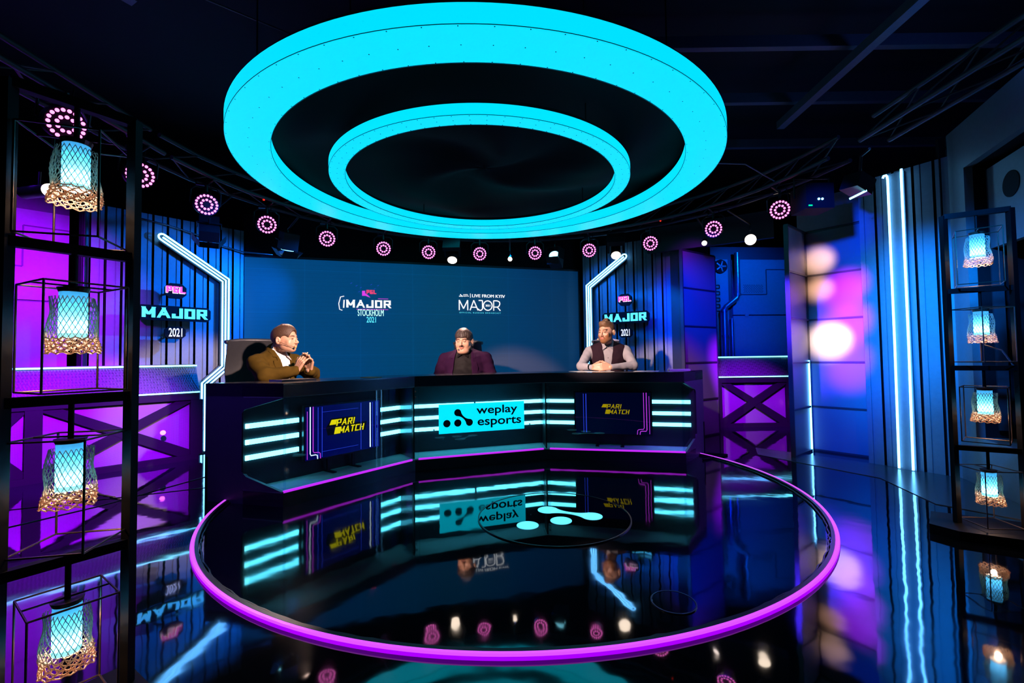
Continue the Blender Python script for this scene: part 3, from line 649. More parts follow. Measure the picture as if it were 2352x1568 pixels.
# ------------------------------------------------------------------ signs on the ribbed walls
def octo(s, z, w, h, c): return [(s - w / 2 + c, z - h / 2), (s + w / 2 - c, z - h / 2), (s + w / 2, z - h / 2 + c), (s + w / 2, z + h / 2 - c), (s + w / 2 - c, z + h / 2), (s - w / 2 + c, z + h / 2), (s - w / 2, z + h / 2 - c), (s - w / 2, z - h / 2 + c)]
def signs(P, sc_, where, mirror):
    def L(d): return P(d[0], d[1], .2)
    t = thing('wall_badge', 'dark eight-sided badge with pink letters on the %s ribbed wall' % where, 'sign', tuple(P(sc_, 1.66, .0)))
    e = MB(); e.prism(octo(sc_, 1.655, .175, .15, .04), P, .13, .16); e.build('plate', m_black, t)
    e = MB(); e.cyl(P(sc_, 1.655, -.03), P(sc_, 1.655, .13), .01); e.build('standoff', m_blackm, t)
    blocks('PGL', P, sc_ - .08, sc_ + .08, 1.635, 1.70, .166, .006, .018, gap=.18, mirror=mirror).build('letters', m_pink, t)
    blocks('PGL', P, sc_ - .074, sc_ + .084, 1.629, 1.694, .161, .004, .018, gap=.18, mirror=mirror).build('letter_shadow', m_white, t)
    t = thing('wall_nameboard', 'long dark board with cyan MAJOR lettering on the %s ribbed wall' % where, 'sign', tuple(P(sc_, 1.43, 0)))
    e = MB(); e.prism(octo(sc_, 1.43, .60, .145, .03), P, .13, .16); e.build('plate', m_black, t)
    e = MB(); e.cyl(P(sc_ - .2, 1.43, -.03), P(sc_ - .2, 1.43, .13), .01); e.cyl(P(sc_ + .2, 1.43, -.03), P(sc_ + .2, 1.43, .13), .01); e.build('standoff', m_blackm, t)
    blocks('MAJOR', P, sc_ - .265, sc_ + .265, 1.382, 1.482, .161, .008, .029, gap=.16, mirror=mirror).build('letters', m_aqua, t)
    t = thing('wall_year_sign', 'small dark plate with white year numerals on the %s ribbed wall' % where, 'sign', tuple(P(sc_, 1.24, 0)))
    e = MB(); e.prism(octo(sc_, 1.24, .17, .12, .03), P, .13, .16); e.build('plate', m_black, t)
    e = MB(); e.cyl(P(sc_, 1.24, -.03), P(sc_, 1.24, .13), .01); e.build('standoff', m_blackm, t)
    text_mb('2021', P, sc_ - .055, sc_ + .055, 1.20, 1.285, .161, bold=.01, mirror=mirror).build('numerals', m_white, t)
signs(LW, .66, 'left', True)
signs(RW, .62, 'right', False)

# ------------------------------------------------------------------ spaceship wall panels
def ship_panel(P, label, s0, s1, full):
    t = thing('wall_panel', label, 'wall panel', tuple(P(s0, .9, 0)))
    e = MB(); pbox(e, P, s0, s1, 0, 2.45, -.06, -.02); e.build('backing', m_dark, t)
    m = 1.49; g = .008
    e = MB(); pbox(e, P, s0 + .30, s1, m + g, 2.27, -.02, .0); e.build('upper_plate', m_set, t)
    e = MB(); pbox(e, P, s0 + .30, s1, .9, m - g, -.02, .0); e.build('lower_plate', m_set, t)
    e = MB(); pbox(e, P, s0 + .02, s0 + .24, .9, 2.27, -.02, .0); e.build('side_plate', m_set, t)
    a0 = s0 + .40; rim = [(a0, 2.27), (a0, 1.78), (a0 + .40, 1.78), (a0 + .40, 2.13), (s1, 2.13)]
    e = MB()
    for a, b in zip(rim, rim[1:]): e.bar(P(*a, .001), P(*b, .001), .012, .008, P.n)
    e.build('raised_rim', m_dark, t)
    e = MB()
    for r in range(7):
        for c in range(11): e.prism(disc((a0 + .07 + c * .026 + (r % 2) * .013, 1.81 + r * .017), .0055, 8), P, .0, .0015)
    o = e.build('vent_holes', m_black, t); o['kind'] = 'stuff'
    e = MB(); pbox(e, P, s0 + .47, s0 + .52, m - .02, m + .03, 0, .01); pbox(e, P, s1 - .12, s1 - .07, m - .02, m + .03, 0, .01); e.build('clips', m_set, t)
    if full:
        e = MB(); e.tube([P(s0 + .34, 2.35, .06), P(s0 + .34, 1.77, .06), P(s0 + .32, 1.72, .06), P(s0 + .16, 1.60, .06), P(s0 + .14, 1.55, .06), P(s0 + .14, .9, .06)], .036, 16); e.build('bent_pipe', m_pipe, t, smooth=True)
        e = MB()
        for z in (1.77, 1.55, 1.2): e.cyl(P(s0 + (.34 if z > 1.7 else .14), z - .015, .06), P(s0 + (.34 if z > 1.7 else .14), z + .015, .06), .044, seg=16)
        e.build('pipe_collar', m_pipe, t, smooth=True)
        e = MB(); e.tube([P(s0 + .26, 1.44, .0), P(s0 + .25, 1.43, .05), P(s0 + .245, 1.38, .06), P(s0 + .245, .9, .06)], .02, 12); e.build('short_pipe', m_pipe, t, smooth=True)
        e = MB(); e.cyl(P(s0 + .13, 2.17, .0), P(s0 + .13, 2.17, .02), .095, seg=28); e.build('fan_ring', m_black, t)
        e = MB()
        for k in range(5):
            a = 2 * PI * k / 5; e.bar(P(s0 + .13, 2.17, .024), P(s0 + .13 + .075 * math.cos(a), 2.17 + .075 * math.sin(a), .024), .02, .004, P.n)
        e.build('fan_blades', m_pipe, t)
        e = MB()
        for k in range(9):
            z = 1.55 + k * .045; e.bar(P(s0 + .03, z, .002), P(s0 + .11, z, .002), .012, .006, P.n); e.bar(P(s0 + (.11 if k % 2 else .03), z, .002), P(s0 + (.11 if k % 2 else .03), z + .045, .002), .012, .006, P.n)
        e.build('slot_pattern', m_black, t)
    return t
NB = frame((2.78, 6.25), (4.05, 6.36)); ship_panel(NB, 'blue-lit space-station wall panel with bent pipe and fan, in the passage', 0, 1.25, True)
LP = frame((-4.62, 3.30), (-3.93, 4.03)); ship_panel(LP, 'magenta-lit space-station wall panel behind the left rack', -.1, .98, False)
e = MB(); e.cyl((-3.86, 4.06, 0), (-3.86, 4.06, 2.4), .035); e.cyl((-3.80, 4.0, 0), (-3.80, 4.0, 2.4), .012); o = e.build('corner_pole', m_blackm); tag(o, 'black pole in the corner between the magenta panel and ribbed wall', 'pole')

# ------------------------------------------------------------------ low counters with lit edges and crossed fronts
def counter(P, s0, s1, bay, label):
    t = thing('counter', label, 'counter', tuple(P(s0, 0, -.1)))
    e = MB(); pbox(e, P, s0, s1, .90, .925, -.40, -.12); e.build('top_board', m_dark, t)
    e = MB(); e.prism([(s0, .0), (s1, .0), (s1, 1.), (s0, 1.)], lambda u, v, w: P(u, .66 + v * .25, -v * .12 + w), -.01, .0)
    e.build('sloped_mesh', m_perfd, t, uv=lambda v: ((v - P.A).dot(P.u) * 42, v.z * 42))
    # raised woven wires on the slope
    e = MB(); k = s0
    while k < s1 - .02:
        for sg in (1, -1):
            a = k if sg > 0 else k + .10
            if s0 <= a + sg * .1 <= s1 and s0 <= a <= s1: e.tube([P(a, .665, .003), P(a + sg * .10, .905, -.114)], .0024, 4)
        k += .019
    o = e.build('woven_wires', m_dark, t); o['kind'] = 'stuff'
    e = MB(); e.bar(P(s0, .912, -.10), P(s1, .912, -.10), .012, .014); e.build('upper_strip', m_stripw, t)
    e = MB(); e.bar(P(s0, .655, .008), P(s1, .655, .008), .012, .012); e.build('lower_strip', m_stripw, t)
    e = MB(); pbox(e, P, s0, s1, .0, .65, -.10, -.05); e.build('perforated_front', m_perf, t, uv=lambda v: ((v - P.A).dot(P.u) * 120, v.z * 120))
    e = MB(); pbox(e, P, s0, s1, .58, .65, -.05, .0); pbox(e, P, s0, s1, .0, .05, -.05, .0)
    for b in bay: pbox(e, P, b - .05, b + .05, .05, .58, -.05, -.002)
    e.build('front_frame', m_black, t)
    e = MB()
    for a, b in zip(bay, bay[1:]):
        a += .05; b -= .05; dx, dz = b - a, .53; L_ = math.hypot(dx, dz); w = .05
        ux, uz = dx / L_, dz / L_; nx, nz = -uz * w, ux * w
        e.prism([(a - nx * 0 - .0, .05), (a + 2 * w, .05), (b, .58 - w * .5), (b, .58), (b - 2 * w, .58), (a, .05 + w)], P, -.05, -.015)
        e.prism([(b, .05), (b, .05 + w), (a + 2 * w, .58), (a, .58), (a, .58 - w * .5), (b - 2 * w, .05)], P, -.05, -.018)
    e.build('crossed_braces', m_black, t)
    return t
BL = frame((-3.064, 4.494), (-3.577, 3.894)); counter(BL, .03, 1.75, [.05, 1.15, 1.75], 'low counter with cyan lit edges and crossed magenta front at the left')
BR = frame((2.67, 5.90), (3.60, 5.91)); counter(BR, -.05, 1.0, [.0, .95], 'low counter with cyan lit edges and crossed front in the passage')
o = MB().ball(BL(.33, .30, .06), .022, 12).build('glow_ball', m_lens, smooth='all'); tag(o, 'small glowing ball standing in for a lamp reflection on the left counter front', 'lamp')  # glowing ball put in for the bright lamp reflection on the counter front
for z in (.30,):
    o = MB().ball(BR(.93, z, .05), .028, 12).build('glow_ball', m_lens, smooth='all'); tag(o, 'small glowing magenta ball by the counter in the passage', 'lamp')  # glowing ball in the lens material

# ------------------------------------------------------------------ folding frosted panels
def fold(A, B, label, h=2.14, flip=False):
    P = frame(A, B); L = P.L; t = thing('folding_panel', label, 'panel', tuple(P(0, 0, 0)))
    zs = [.01, .43, .86, 1.275, 1.71, h]; b = .009
    for i in range(5):
        e = MB(); pbox(e, P, b, L - b, zs[i] + b, zs[i + 1] - b, -.016, .0); e.build('pane', m_frost, t)
    e = MB()
    for z in zs: pbox(e, P, 0, L, z - b, z + b, -.03, .006)
    pbox(e, P, -.006, b, 0, h, -.03, .008); pbox(e, P, L - b, L + .006, 0, h, -.03, .008); e.build('frame', m_frame, t); return P
fold((1.93, 5.08), (2.47, 5.46), 'narrow folding panel of blue and magenta frosted panes behind the desk end')
PB = fold((2.545, 4.17), (2.905, 4.47), 'narrow folding panel of blue frosted panes beside the passage')
PC = fold((2.925, 4.475), (3.225, 4.09), 'wide folding panel with peach hot spots on its frosted panes')
e = MB(); e.cyl((2.905, 4.44, .0), (2.905, 4.44, .88), .0075, seg=10); o = e.build('light_tube', m_neon, smooth=True); tag(o, 'thin white light tube standing in the corner between two folding panels', 'light tube')
# two tall tubes on the side wall
t = thing('neon_light', 'pair of tall white light tubes on the ribbed side wall', 'neon light', tuple(DW(.24, 0, .05)))
for s, top, nm in ((.200, 2.40, 'hooked_tube'), (.290, 2.40, 'straight_tube')):
    pts = [DW(s - .006, .01, .05), DW(s, 1.0, .05), DW(s, top - .03, .05)]
    if s < .25: pts += [DW(s - .003, top, .05), DW(s - .010, top + .014, .05), DW(s - .024, top + .014, .05), DW(s - .032, top - .004, .05)]
    else: pts += [DW(s + .002, top + .03, .05)]
    MB().tube(pts, .0085, 10).build(nm, m_neon, t, smooth=True)
e = MB(); pbox(e, DW, .19, .30, 0, 2.42, .0, .03); e.build('mounting_board', m_corr, t)
# ------------------------------------------------------------------ glowing floor ring and emblem
t = thing('floor_light_ring', 'purple glowing flex strip circling the floor in front of the desk', 'light strip', (0, 3.44, 0))
a0, a1 = math.radians(189.5), math.radians(387.5)
MB().sweep_ring((0, 3.44, 0), [(1.952, 0), (1.968, 0), (1.968, .018), (1.952, .018)], a0, a1, 110, False).build('black_channel', m_blackm, t, smooth=True)
MB().sweep_ring((0, 3.44, 0), [(1.968, .0), (1.988, .0), (1.988, .013), (1.968, .013)], a0, a1, 110, False).build('glowing_side', m_flexs, t, smooth=True)
MB().sweep_ring((0, 3.44, 0), [(1.968, .013), (1.988, .013), (1.984, .020), (1.972, .020)], a0, a1, 110, False).build('glowing_top', m_flext, t, smooth=True)
e = MB(); pts = []
for i in range(160):
    a = a0 + (a1 - a0) * i / 159; r = 1.942 + random.uniform(-.004, .004); pts.append((r * math.cos(a), 3.44 + r * math.sin(a), .004 + random.uniform(0, .003)))
e.tube(pts, .005, 6); e.build('crumpled_tape', m_blackm, t)
t = thing('floor_emblem', 'round black glossy floor inlay with glowing dot emblem', 'floor emblem', (.235, 2.74, 0))
MB().cyl((.235, 2.74, 0), (.235, 2.74, .004), .445, seg=96).build('disc', M('inlay_gloss', (.002, .002, .003), .02, ior=1.9, noise=0), t)
MB().sweep_ring((.235, 2.74, 0), [(.445, 0), (.452, 0), (.452, .006), (.445, .006)], 0, 2 * PI, 96, True).build('rim', m_blackm, t)
FL = lambda u, v, w: Vector((.269 + u * .948 - v * .319, 2.649 + u * .319 + v * .948, w))
e = MB(); e.prism(disc((0, 0), .062), FL, .004, .0055); e.build('dot', m_logofl, t)
e = MB(); e.prism(disc((-.206, 0), .062), FL, .004, .0055); e.build('dot', m_logofl, t)
e = MB(); peanut(e, FL, (.0, .196), (.200, .0), .062, .016, .004, .0055); e.build('linked_dots', m_logofl, t)
t = thing('floor_hatch', 'small round hatch in the black floor near the purple ring', 'hatch', (.607, 1.775, 0))
MB().cyl((.607, 1.775, 0), (.607, 1.775, .003), .078, seg=40).build('lid', m_floor, t)
MB().sweep_ring((.607, 1.775, 0), [(.080, 0), (.085, 0), (.085, .004), (.080, .004)], 0, 2 * PI, 48, True).build('rim', m_pipe, t, smooth=True)
o = MB().tube([(1.80, 4.32, .01), (1.85, 4.36, .012), (2.0, 4.28, .008), (1.86, 4.2, .01), (1.79, 4.15, .008), (1.70, 4.10, .01)], .010, 8).build('cable', m_black, smooth='all')
tag(o, 'black cable on the floor where the purple strip meets the desk end', 'cable')

# ------------------------------------------------------------------ the desk
F = [Vector(p) for p in ((-1.497, 2.966), (-.835, 3.87), (.31, 4.25), (1.512, 4.0))]
Bk = [Vector(p) for p in ((-2.114, 3.126), (-1.204, 4.37), (.28, 4.87), (1.86, 4.44))]
Md = [f.lerp(b, .5) for f, b in zip(F, Bk)]
Bk[1] = F[1].lerp(Bk[1], .75); Bk[2] = F[2].lerp(Bk[2], .75)
V3 = lambda p, z: Vector((p.x, p.y, z))
desk = thing('presenters_desk', 'angled three-section black presenters desk with lit glass display front', 'desk', (.0, 4.3, 0))
XY = lambda u, v, w: Vector((u, v, w))
for i in range(3):
    q = [F[i], F[i + 1], Bk[i + 1], Bk[i]]
    g = .002; e = MB(); e.prism([tuple(p) for p in q], XY, .79, .80); o = e.build('desk_top', m_desktop, desk)
    e = MB(); e.prism([tuple(p) for p in q], XY, .712, .79); e.build('top_slab', m_desk, desk)
    e = MB(); e.prism([tuple(F[i]), tuple(F[i + 1]), tuple(Md[i + 1]), tuple(Md[i])], XY, .0, .088); e.build('plinth', m_desk, desk)
    q2 = [F[i].lerp(Bk[i], .012), F[i + 1].lerp(Bk[i + 1], .012), Md[i + 1], Md[i]]
    e = MB(); e.prism([tuple(p) for p in q2], XY, .088, .097); e.build('case_floor', m_carpet, desk)
    e = MB(); e.prism([tuple(p) for p in q2], XY, .706, .712); e.build('case_ceiling', m_carpet, desk)
    u = (Md[i + 1] - Md[i]).normalized(); nb = Vector((-u.y, u.x));
    P = frame(tuple(Md[i]), tuple(Md[i + 1]), inside=(0, 2)); L = P.L
    e = MB(); pbox(e, P, 0.0, L, .097, .706, -.03, 0); e.build('back_board', m_dark, desk)
    # cyan strips either side of the display
    gaps = [(.0, .378, 1.078, 1.345), (.015, .40, 1.10, 1.372), (.018, .318, 1.054, 1.405)][i]
    for z in (.512, .404, .300):
        for a, b in ((gaps[0] + .012, gaps[1]), (gaps[2], gaps[3] - .01)):
            if i == 1: a, b = ((gaps[0] + .0, .68) if a < .5 else (.70, gaps[3]))
            e = MB(); pbox(e, P, a, min(b, L - .005), z - .016, z + .016, .0, .012); e.build('light_strip', m_strip, desk)
    # posts at the section joints (end panels close the outer ends)
    G = frame(tuple(F[i]), tuple(F[i + 1]), inside=(0, 2)); 
    a0_, a1_ = (.004, G.L - .03) if i == 0 else ((.03, G.L - .03) if i == 1 else (.03, G.L - .004))
    e = MB(); pbox(e, G, a0_, a1_, .103, .706, -.008, -.002); e.build('front_glass', m_glass, desk)
    e = MB(); pbox(e, G, a0_, a1_, .090, .104, -.012, .001); e.build('magenta_strip', m_magstrip, desk)
for k in (1, 2):
    for s in (-1, 1):
        d = (F[k] - F[k + s]).normalized(); a = F[k] - d * .03; b = Md[k] - (Md[k] - Md[k + s]).normalized() * .02
        e = MB(); e.prism([tuple(a), tuple(b), tuple(b + Vector((.004, .0)) * s), tuple(a + Vector((.004, .0)) * s)], XY, .097, .706); e.build('side_glass', m_glass, desk)
    q = [F[k], Md[k]]; d = (q[1] - q[0]).normalized(); n_ = Vector((-d.y, d.x)) * .006
    e = MB(); e.prism([tuple(q[0] + d * .02 - n_), tuple(q[1] - n_), tuple(q[1] + n_), tuple(q[0] + d * .02 + n_)], XY, .09, .712); e.build('joint_post', m_blackm, desk)
    for z in (.668, .62):
        e = MB(); e.box(V3(F[k] + d * .03, z) + Vector((.02, -.005, 0)), (.012, .012, .016)); e.build('glass_clip', m_pipe, desk)
# end panels with the six-sided cut-out the glass shows through
def end_panel(f, b, sgn):
    P = frame(tuple(f), tuple(b), inside=(sgn * 5, 2)); L = P.L
    cut = [(.0, .097), (.014, .097), (.294, .180), (.330, .21), (.330, .60), (.31, .625), (.244, .642), (.017, .700), (0, .706)]
    e = MB(); pbox(e, P, .33, L, .0, .80, -.02, .0); pbox(e, P, 0, .33, .706, .80, -.02, 0); pbox(e, P, 0, .33, 0, .097, -.02, 0)
    e.prism([(.0, .097), (.014, .097), (.294, .180), (.33, .21), (.33, .097)], P, -.02, 0) if 0 else None
    e.prism([(.014, .097), (.33, .097), (.33, .21), (.294, .18)], P, -.02, 0); e.prism([(.017, .706), (.017, .70), (.244, .642), (.31, .625), (.33, .60), (.33, .706)], P, -.02, 0)
    e.build('end_panel', m_endp, desk)
    e = MB(); pbox(e, P, .004, .33, .097, .706, -.030, -.024); e.build('side_glass', m_glass, desk)
end_panel(F[0], Bk[0], -1); end_panel(F[3], Bk[3], 1)
e = MB()
for i in range(3):
    P = frame(tuple(Bk[i]), tuple(Bk[i + 1]), inside=(0, 9)); pbox(e, P, .0, P.L, .0, .30, -.02, 0)
e.build('modesty_panel', m_black, desk)

# sign on the middle glass
G1 = frame(tuple(F[1]), tuple(F[2]), inside=(0, 2))
t = thing('logo_sign', 'bright cyan sign with dot emblem and two lines of lettering on the middle glass', 'sign', tuple(G1(.6, .3, .0)))
e = MB(); pbox(e, G1, .203, .985, .297, .548, .0, .006); e.build('plate', m_logoc, t)
e = MB(); e.prism(disc((.272, .383), .032), G1, .006, .0075); e.build('dot', m_ink, t)
e = MB(); e.prism(disc((.368, .383), .032), G1, .006, .0075); e.build('dot', m_ink, t)
e = MB(); peanut(e, G1, (.368, .473), (.472, .383), .031, .0085, .006, .0075); e.build('linked_dots', m_ink, t)
text_mb('weplay', G1, .535, .92, .430, .525, .0062, th=.0012, bold=.018).build('lettering', m_ink, t)
text_mb('esports', G1, .545, .955, .326, .415, .0062, th=.0012, bold=.018).build('lettering', m_ink, t)
for s, z in ((.16, .50), (.16, .335), (1.04, .50), (1.04, .335)):
    o = MB().cyl(G1(s, z, -.002), G1(s, z, .006), .006, seg=10).build('standoff_screw', m_ink, t)

# screens standing in the side cases
def tv(P, s0, s1, z0, z1, bright, label):
    t = thing('display_screen', label, 'screen', tuple(P((s0 + s1) / 2, .097, .05)))
    e = MB(); pbox(e, P, s0, s1, z0, z1, .03, .055); e.build('bezel', m_tvb, t)
    b = .012; a0, a1, c0, c1 = s0 + b, s1 - b, z0 + b, z1 - b
    e = MB(); pbox(e, P, a0, a1, c0, c1, .055, .057); e.build('picture', m_tvl if bright else m_tvd, t)
    W = a1 - a0; H = c1 - c0; X = lambda f: (a0 + W * f) if bright else (a1 - W * f); Z = lambda f: c0 + H * f
    col = m_tvmag; yl = m_yel if bright else m_yeld
    def line(pts, w, nm, m):
        e = MB()
        for a, c in zip(pts, pts[1:]): e.bar(P(X(a[0]), Z(a[1]), .0585), P(X(c[0]), Z(c[1]), .0585), w, .002, P.n)
        e.build(nm, m, t)
    def line2(pts, r, nm, m):
        MB().tube([P(X(a), Z(z), .0585) for a, z in pts], r, 6).build(nm, m, t)
    line2([(.055, 1.0), (.055, .12), (.065, .085), (.12, .085), (.14, .07), (.145, .0)], .0035, 'picture_line', m_white if bright else m_tvmag)
    line2([(.09, 1.0), (.09, .16), (.10, .13), (.16, .12), (.175, .10), (.18, .0)], .0028, 'picture_line', m_tvmag)
    line2([(.02, .92), (.02, .02)], .002, 'picture_line', m_tvmag)
    line2([(.855, .97), (.855, .03)], .0045, 'picture_line', m_white if bright else m_tvline)
    line2([(.89, .97), (.89, .03)], .003, 'picture_line', m_tvline)
    if bright:
        for f in (.15, .2, .72, .94, .97): line2([(f, .98), (f, .02)], .0025, 'picture_line', m_tvline)
        line2([(.2, .88), (.68, .88)], .0015, 'picture_line', m_tvline); line2([(.2, .12), (.68, .12)], .0015, 'picture_line', m_tvline)
    k = 1; s0_ = a0 + W * (.30 if bright else .36); w_ = W * (.46 if bright else .36); zc = c0 + H * (.56 if bright else .60); h = H * (.13 if bright else .105)
    pb = MB(); pb.prism([(s0_ - .02, zc - h * 1.15), (s0_ + w_ + .015, zc - h * 1.15), (s0_ + w_ + .03, zc + .012), (s0_ + w_ * .72, zc + .012), (s0_ + w_ * .76, zc + h * 1.3), (s0_ + .01, zc + h * 1.3), (s0_ - .035, zc)], P, .057, .058)
    if bright: pb.build('logo_backing', m_ink, t)
    bw = .0105 if bright else .0085
    blocks('PARI', P, s0_ + w_ * .17, s0_ + w_ * .74, zc + .006, zc + .006 + h, .058, .0015, bw, shear=.22, gap=.2).build('lettering', yl, t)
    blocks('MATCH', P, s0_ + w_ * .25, s0_ + w_ * 1.02, zc - h - .004, zc - .004, .058, .0015, bw, shear=.22, gap=.2).build('lettering', yl, t)
    e = MB(); e.prism([(s0_ - .005, zc + .006 + h * .25), (s0_ + w_ * .165, zc + .006 + h * .25), (s0_ + w_ * .20, zc + .006 + h), (s0_ + .012, zc + .006 + h)], P, .058, .0596)
    e.prism([(s0_ + w_ * .11, zc - h - .004), (s0_ + w_ * .245, zc - h - .004), (s0_ + w_ * .285, zc - .004), (s0_ + w_ * .15, zc - .004)], P, .058, .0596); e.build('logo_block', yl, t)
    for f in (.30, .62):
        e = MB(); pbox(e, P, s0 + (s1 - s0) * f - .012, s0 + (s1 - s0) * f + .012, .097, z0 + .01, .035, .05); pbox(e, P, s0 + (s1 - s0) * f - .015, s0 + (s1 - s0) * f + .015, .097, .105, .0, .13); e.build('foot', m_blackm, t)
P = frame(tuple(Md[0]), tuple(Md[1]), inside=(0, 2)); tv(P, .39, 1.07, .20, .615, True, 'lit screen with yellow two-line logo on blue, left display case')
P = frame(tuple(Md[2]), tuple(Md[3]), inside=(0, 2)); tv(P, .325, 1.05, .195, .612, False, 'dim screen with amber two-line logo on black, right display case')

# ------------------------------------------------------------------ things on the desk
def sheet(x, y, w, h, a, th, label, mat=m_paper, name='paper_sheet', cat='paper'):
    t = MB(); t.box((x, y, .8 + th / 2 + .0003), (w, h, th), Matrix.Rotation(a, 3, 'Z')); return tag(t.build(name, mat), label, cat)
sheet(.70, 4.50, .21, .22, .3, .002, 'white paper sheet on the desk left of the clasped hands', name='paper_sheet')
sheet(.83, 4.40, .28, .16, .05, .0015, 'paper lying under the clasped hands of the man in the vest')
sheet(1.27, 4.30, .22, .14, -.4, .0015, 'paper sheet right of the clasped hands')
sheet(1.60, 4.36, .19, .12, -.2, .014, 'thick stack of white paper at the right end of the desk', name='paper_stack')
sheet(-1.16, 3.72, .10, .16, .9, .004, 'orange-edged notepad lying on the left desk section', M('pad_orange', (.6, .3, .15), .6), 'notepad', 'notepad')
sheet(-1.62, 3.35, .26, .18, .95, .012, 'black closed tablet computer before the man in the brown jacket', m_tvb, 'tablet_computer', 'tablet')

# ------------------------------------------------------------------ office chairs
def chair(label, x, y, rz, head=True, w=.44, rail=None):
    """local: faces -Y"""
    t = thing('office_chair', label, 'chair', (x, y, 0), rz); Wm = mat_of(t); g = lambda mb: mb
    def bb(mb, n, m, **k):
        mb.v = [tuple(Wm @ Vector(v)) for v in mb.v]; return mb.build(n, m, t, **k)
    e = MB(); vs = []; fs = []; n = 10
    for i in range(n + 1):
        for j in range(9):
            z = .62 + (.50) * i / n; xx = -w / 2 + w * j / 8; k = 1 - .12 * max(0, (i / n - .8)) * 5 if 0 else 1
            y_ = .20 + .05 * (1 - (2 * j / 8 - 1) ** 2) + .04 * math.sin(PI * i / n) - .03
            vs.append((xx * (1 - .15 * abs(i / n - .5)), y_, z))
    m = len(vs); vs += [(a, b + .025, c) for a, b, c in vs]
    for i in range(n):
        for j in range(8):
            q = i * 9 + j; fs += [(q, q + 1, q + 10, q + 9), (q + m, q + 9 + m, q + 10 + m, q + 1 + m)]
    for i in range(n): fs += [(i * 9, (i + 1) * 9, (i + 1) * 9 + m, i * 9 + m), (i * 9 + 8, i * 9 + 8 + m, (i + 1) * 9 + 8 + m, (i + 1) * 9 + 8)]
    for j in range(8): fs += [(j, j + m, j + 1 + m, j + 1), (n * 9 + j, n * 9 + j + 1, n * 9 + j + 1 + m, n * 9 + j + m)]
    e.add(vs, fs); bb(e, 'backrest', m_dark, smooth=True)
    e = MB(); e.tube([(-w / 2, .19, 1.11), (-w / 4, .23, 1.128), (0, .24, 1.13), (w / 4, .23, 1.128), (w / 2, .19, 1.11)], .018, 10); bb(e, 'top_rail', rail or m_frame, smooth=True)
    e = MB(); e.box((0, -.02, .47), (.48, .46, .08)); bb(e, 'seat', m_dark)
    for s in (-1, 1):
        e = MB(); e.tube([(s * .27, .12, .46), (s * .29, .10, .62), (s * .27, -.12, .66)], .014, 8); e.box((s * .27, -.05, .67), (.06, .24, .025)); bb(e, 'armrest', m_blackm)
    e = MB(); e.cyl((0, 0, .10), (0, 0, .43), .03); bb(e, 'gas_column', m_blackm)
    e = MB()
    for k in range(5):
        a = 2 * PI * k / 5 + .3; e.bar((0, 0, .10), (.28 * math.cos(a), .28 * math.sin(a), .07), .04, .03)
    bb(e, 'star_base', m_blackm)
    for k in range(5):
        a = 2 * PI * k / 5 + .3; e = MB(); e.cyl((.28 * math.cos(a) - .012, .28 * math.sin(a), .032), (.28 * math.cos(a) + .012, .28 * math.sin(a), .032), .03, seg=14); bb(e, 'castor', m_blackm)
    return t

# ------------------------------------------------------------------ lantern racks
def lantern():
    """local origin at the hanging point under the crossbar"""
    t = thing('rope_lantern', '', 'lantern')
    w, d, z1, z0 = .085, .085, -.085, -.365
    e = MB(); c = [(-w, -d), (w, -d), (w, d), (-w, d)]; r = .0026
    for i in range(4):
        a, b = c[i], c[(i + 1) % 4]
        for z in (z1, z0): e.tube([(a[0], a[1], z), (b[0], b[1], z)], r, 6)
        e.tube([(a[0], a[1], z0), (a[0], a[1], z1)], r, 6)
    e.tube([(-w, 0, z1), (w, 0, z1)], r, 6)
    e.build('wire_frame', m_wire, t)
    MB().cyl((0, 0, 0), (0, 0, -.092), .0065, seg=10).build('hanging_rod', m_rust, t)
    MB().cyl((0, 0, -.090), (0, 0, -.102), .034, .030, 20).build('lamp_cap', m_wire, t)
    e = MB(); n = 24; vs = [(.029 * math.cos(2 * PI * k / n), .029 * math.sin(2 * PI * k / n), z) for z in (-.10, -.16, -.225) for k in range(n)]
    fs = [(i * n + k, i * n + (k + 1) % n, (i + 1) * n + (k + 1) % n, (i + 1) * n + k) for i in range(2) for k in range(n)]
    e.add(vs, fs); e.build('glass_shade', m_shade, t, smooth='all')
    MB().cyl((0, 0, -.212), (0, 0, -.224), .0285, .0285, 20).build('bulb', m_hot, t, smooth=True)
    e = MB(); zt, zb = -.115, -.262; N = 26
    def R(z, a): f = (zt - z) / (zt - zb); return .043 + .010 * f + .003 * math.sin(3 * a + 9 * f)
    for dr in (1, -1):
        for k in range(N):
            pts = []
            for i in range(13):
                f = i / 12; a = 2 * PI * k / N + dr * 1.5 * f; z = zt + (zb - zt) * f; r_ = R(z, a) + .0012 * dr; pts.append((r_ * math.cos(a), r_ * math.sin(a), z))
            e.tube(pts, .0009, 4, caps=False)
    e.build('rope_net', m_rope, t)
    e = MB()
    for q in range(6):
        pts = []; z = -.226 - q * .0075
        for i in range(48):
            a = 2 * PI * i / 48; r_ = R(z, a) + .003 * math.sin(11 * a + q * 1.7); pts.append((r_ * math.cos(a), r_ * math.sin(a), z + .003 * math.sin(13 * a + q * 2.4)))
        e.tube(pts, .0019, 5, closed=True)
    e.build('rope_hem', m_rope, t, smooth='all')
    point((0, 0, -.200), (.55, .85, 1), 1.5, .012, t)
    point((0, 0, -.240), (1, .62, .42), .9, .012, t)
    return t
LAN = lantern(); first = [True]
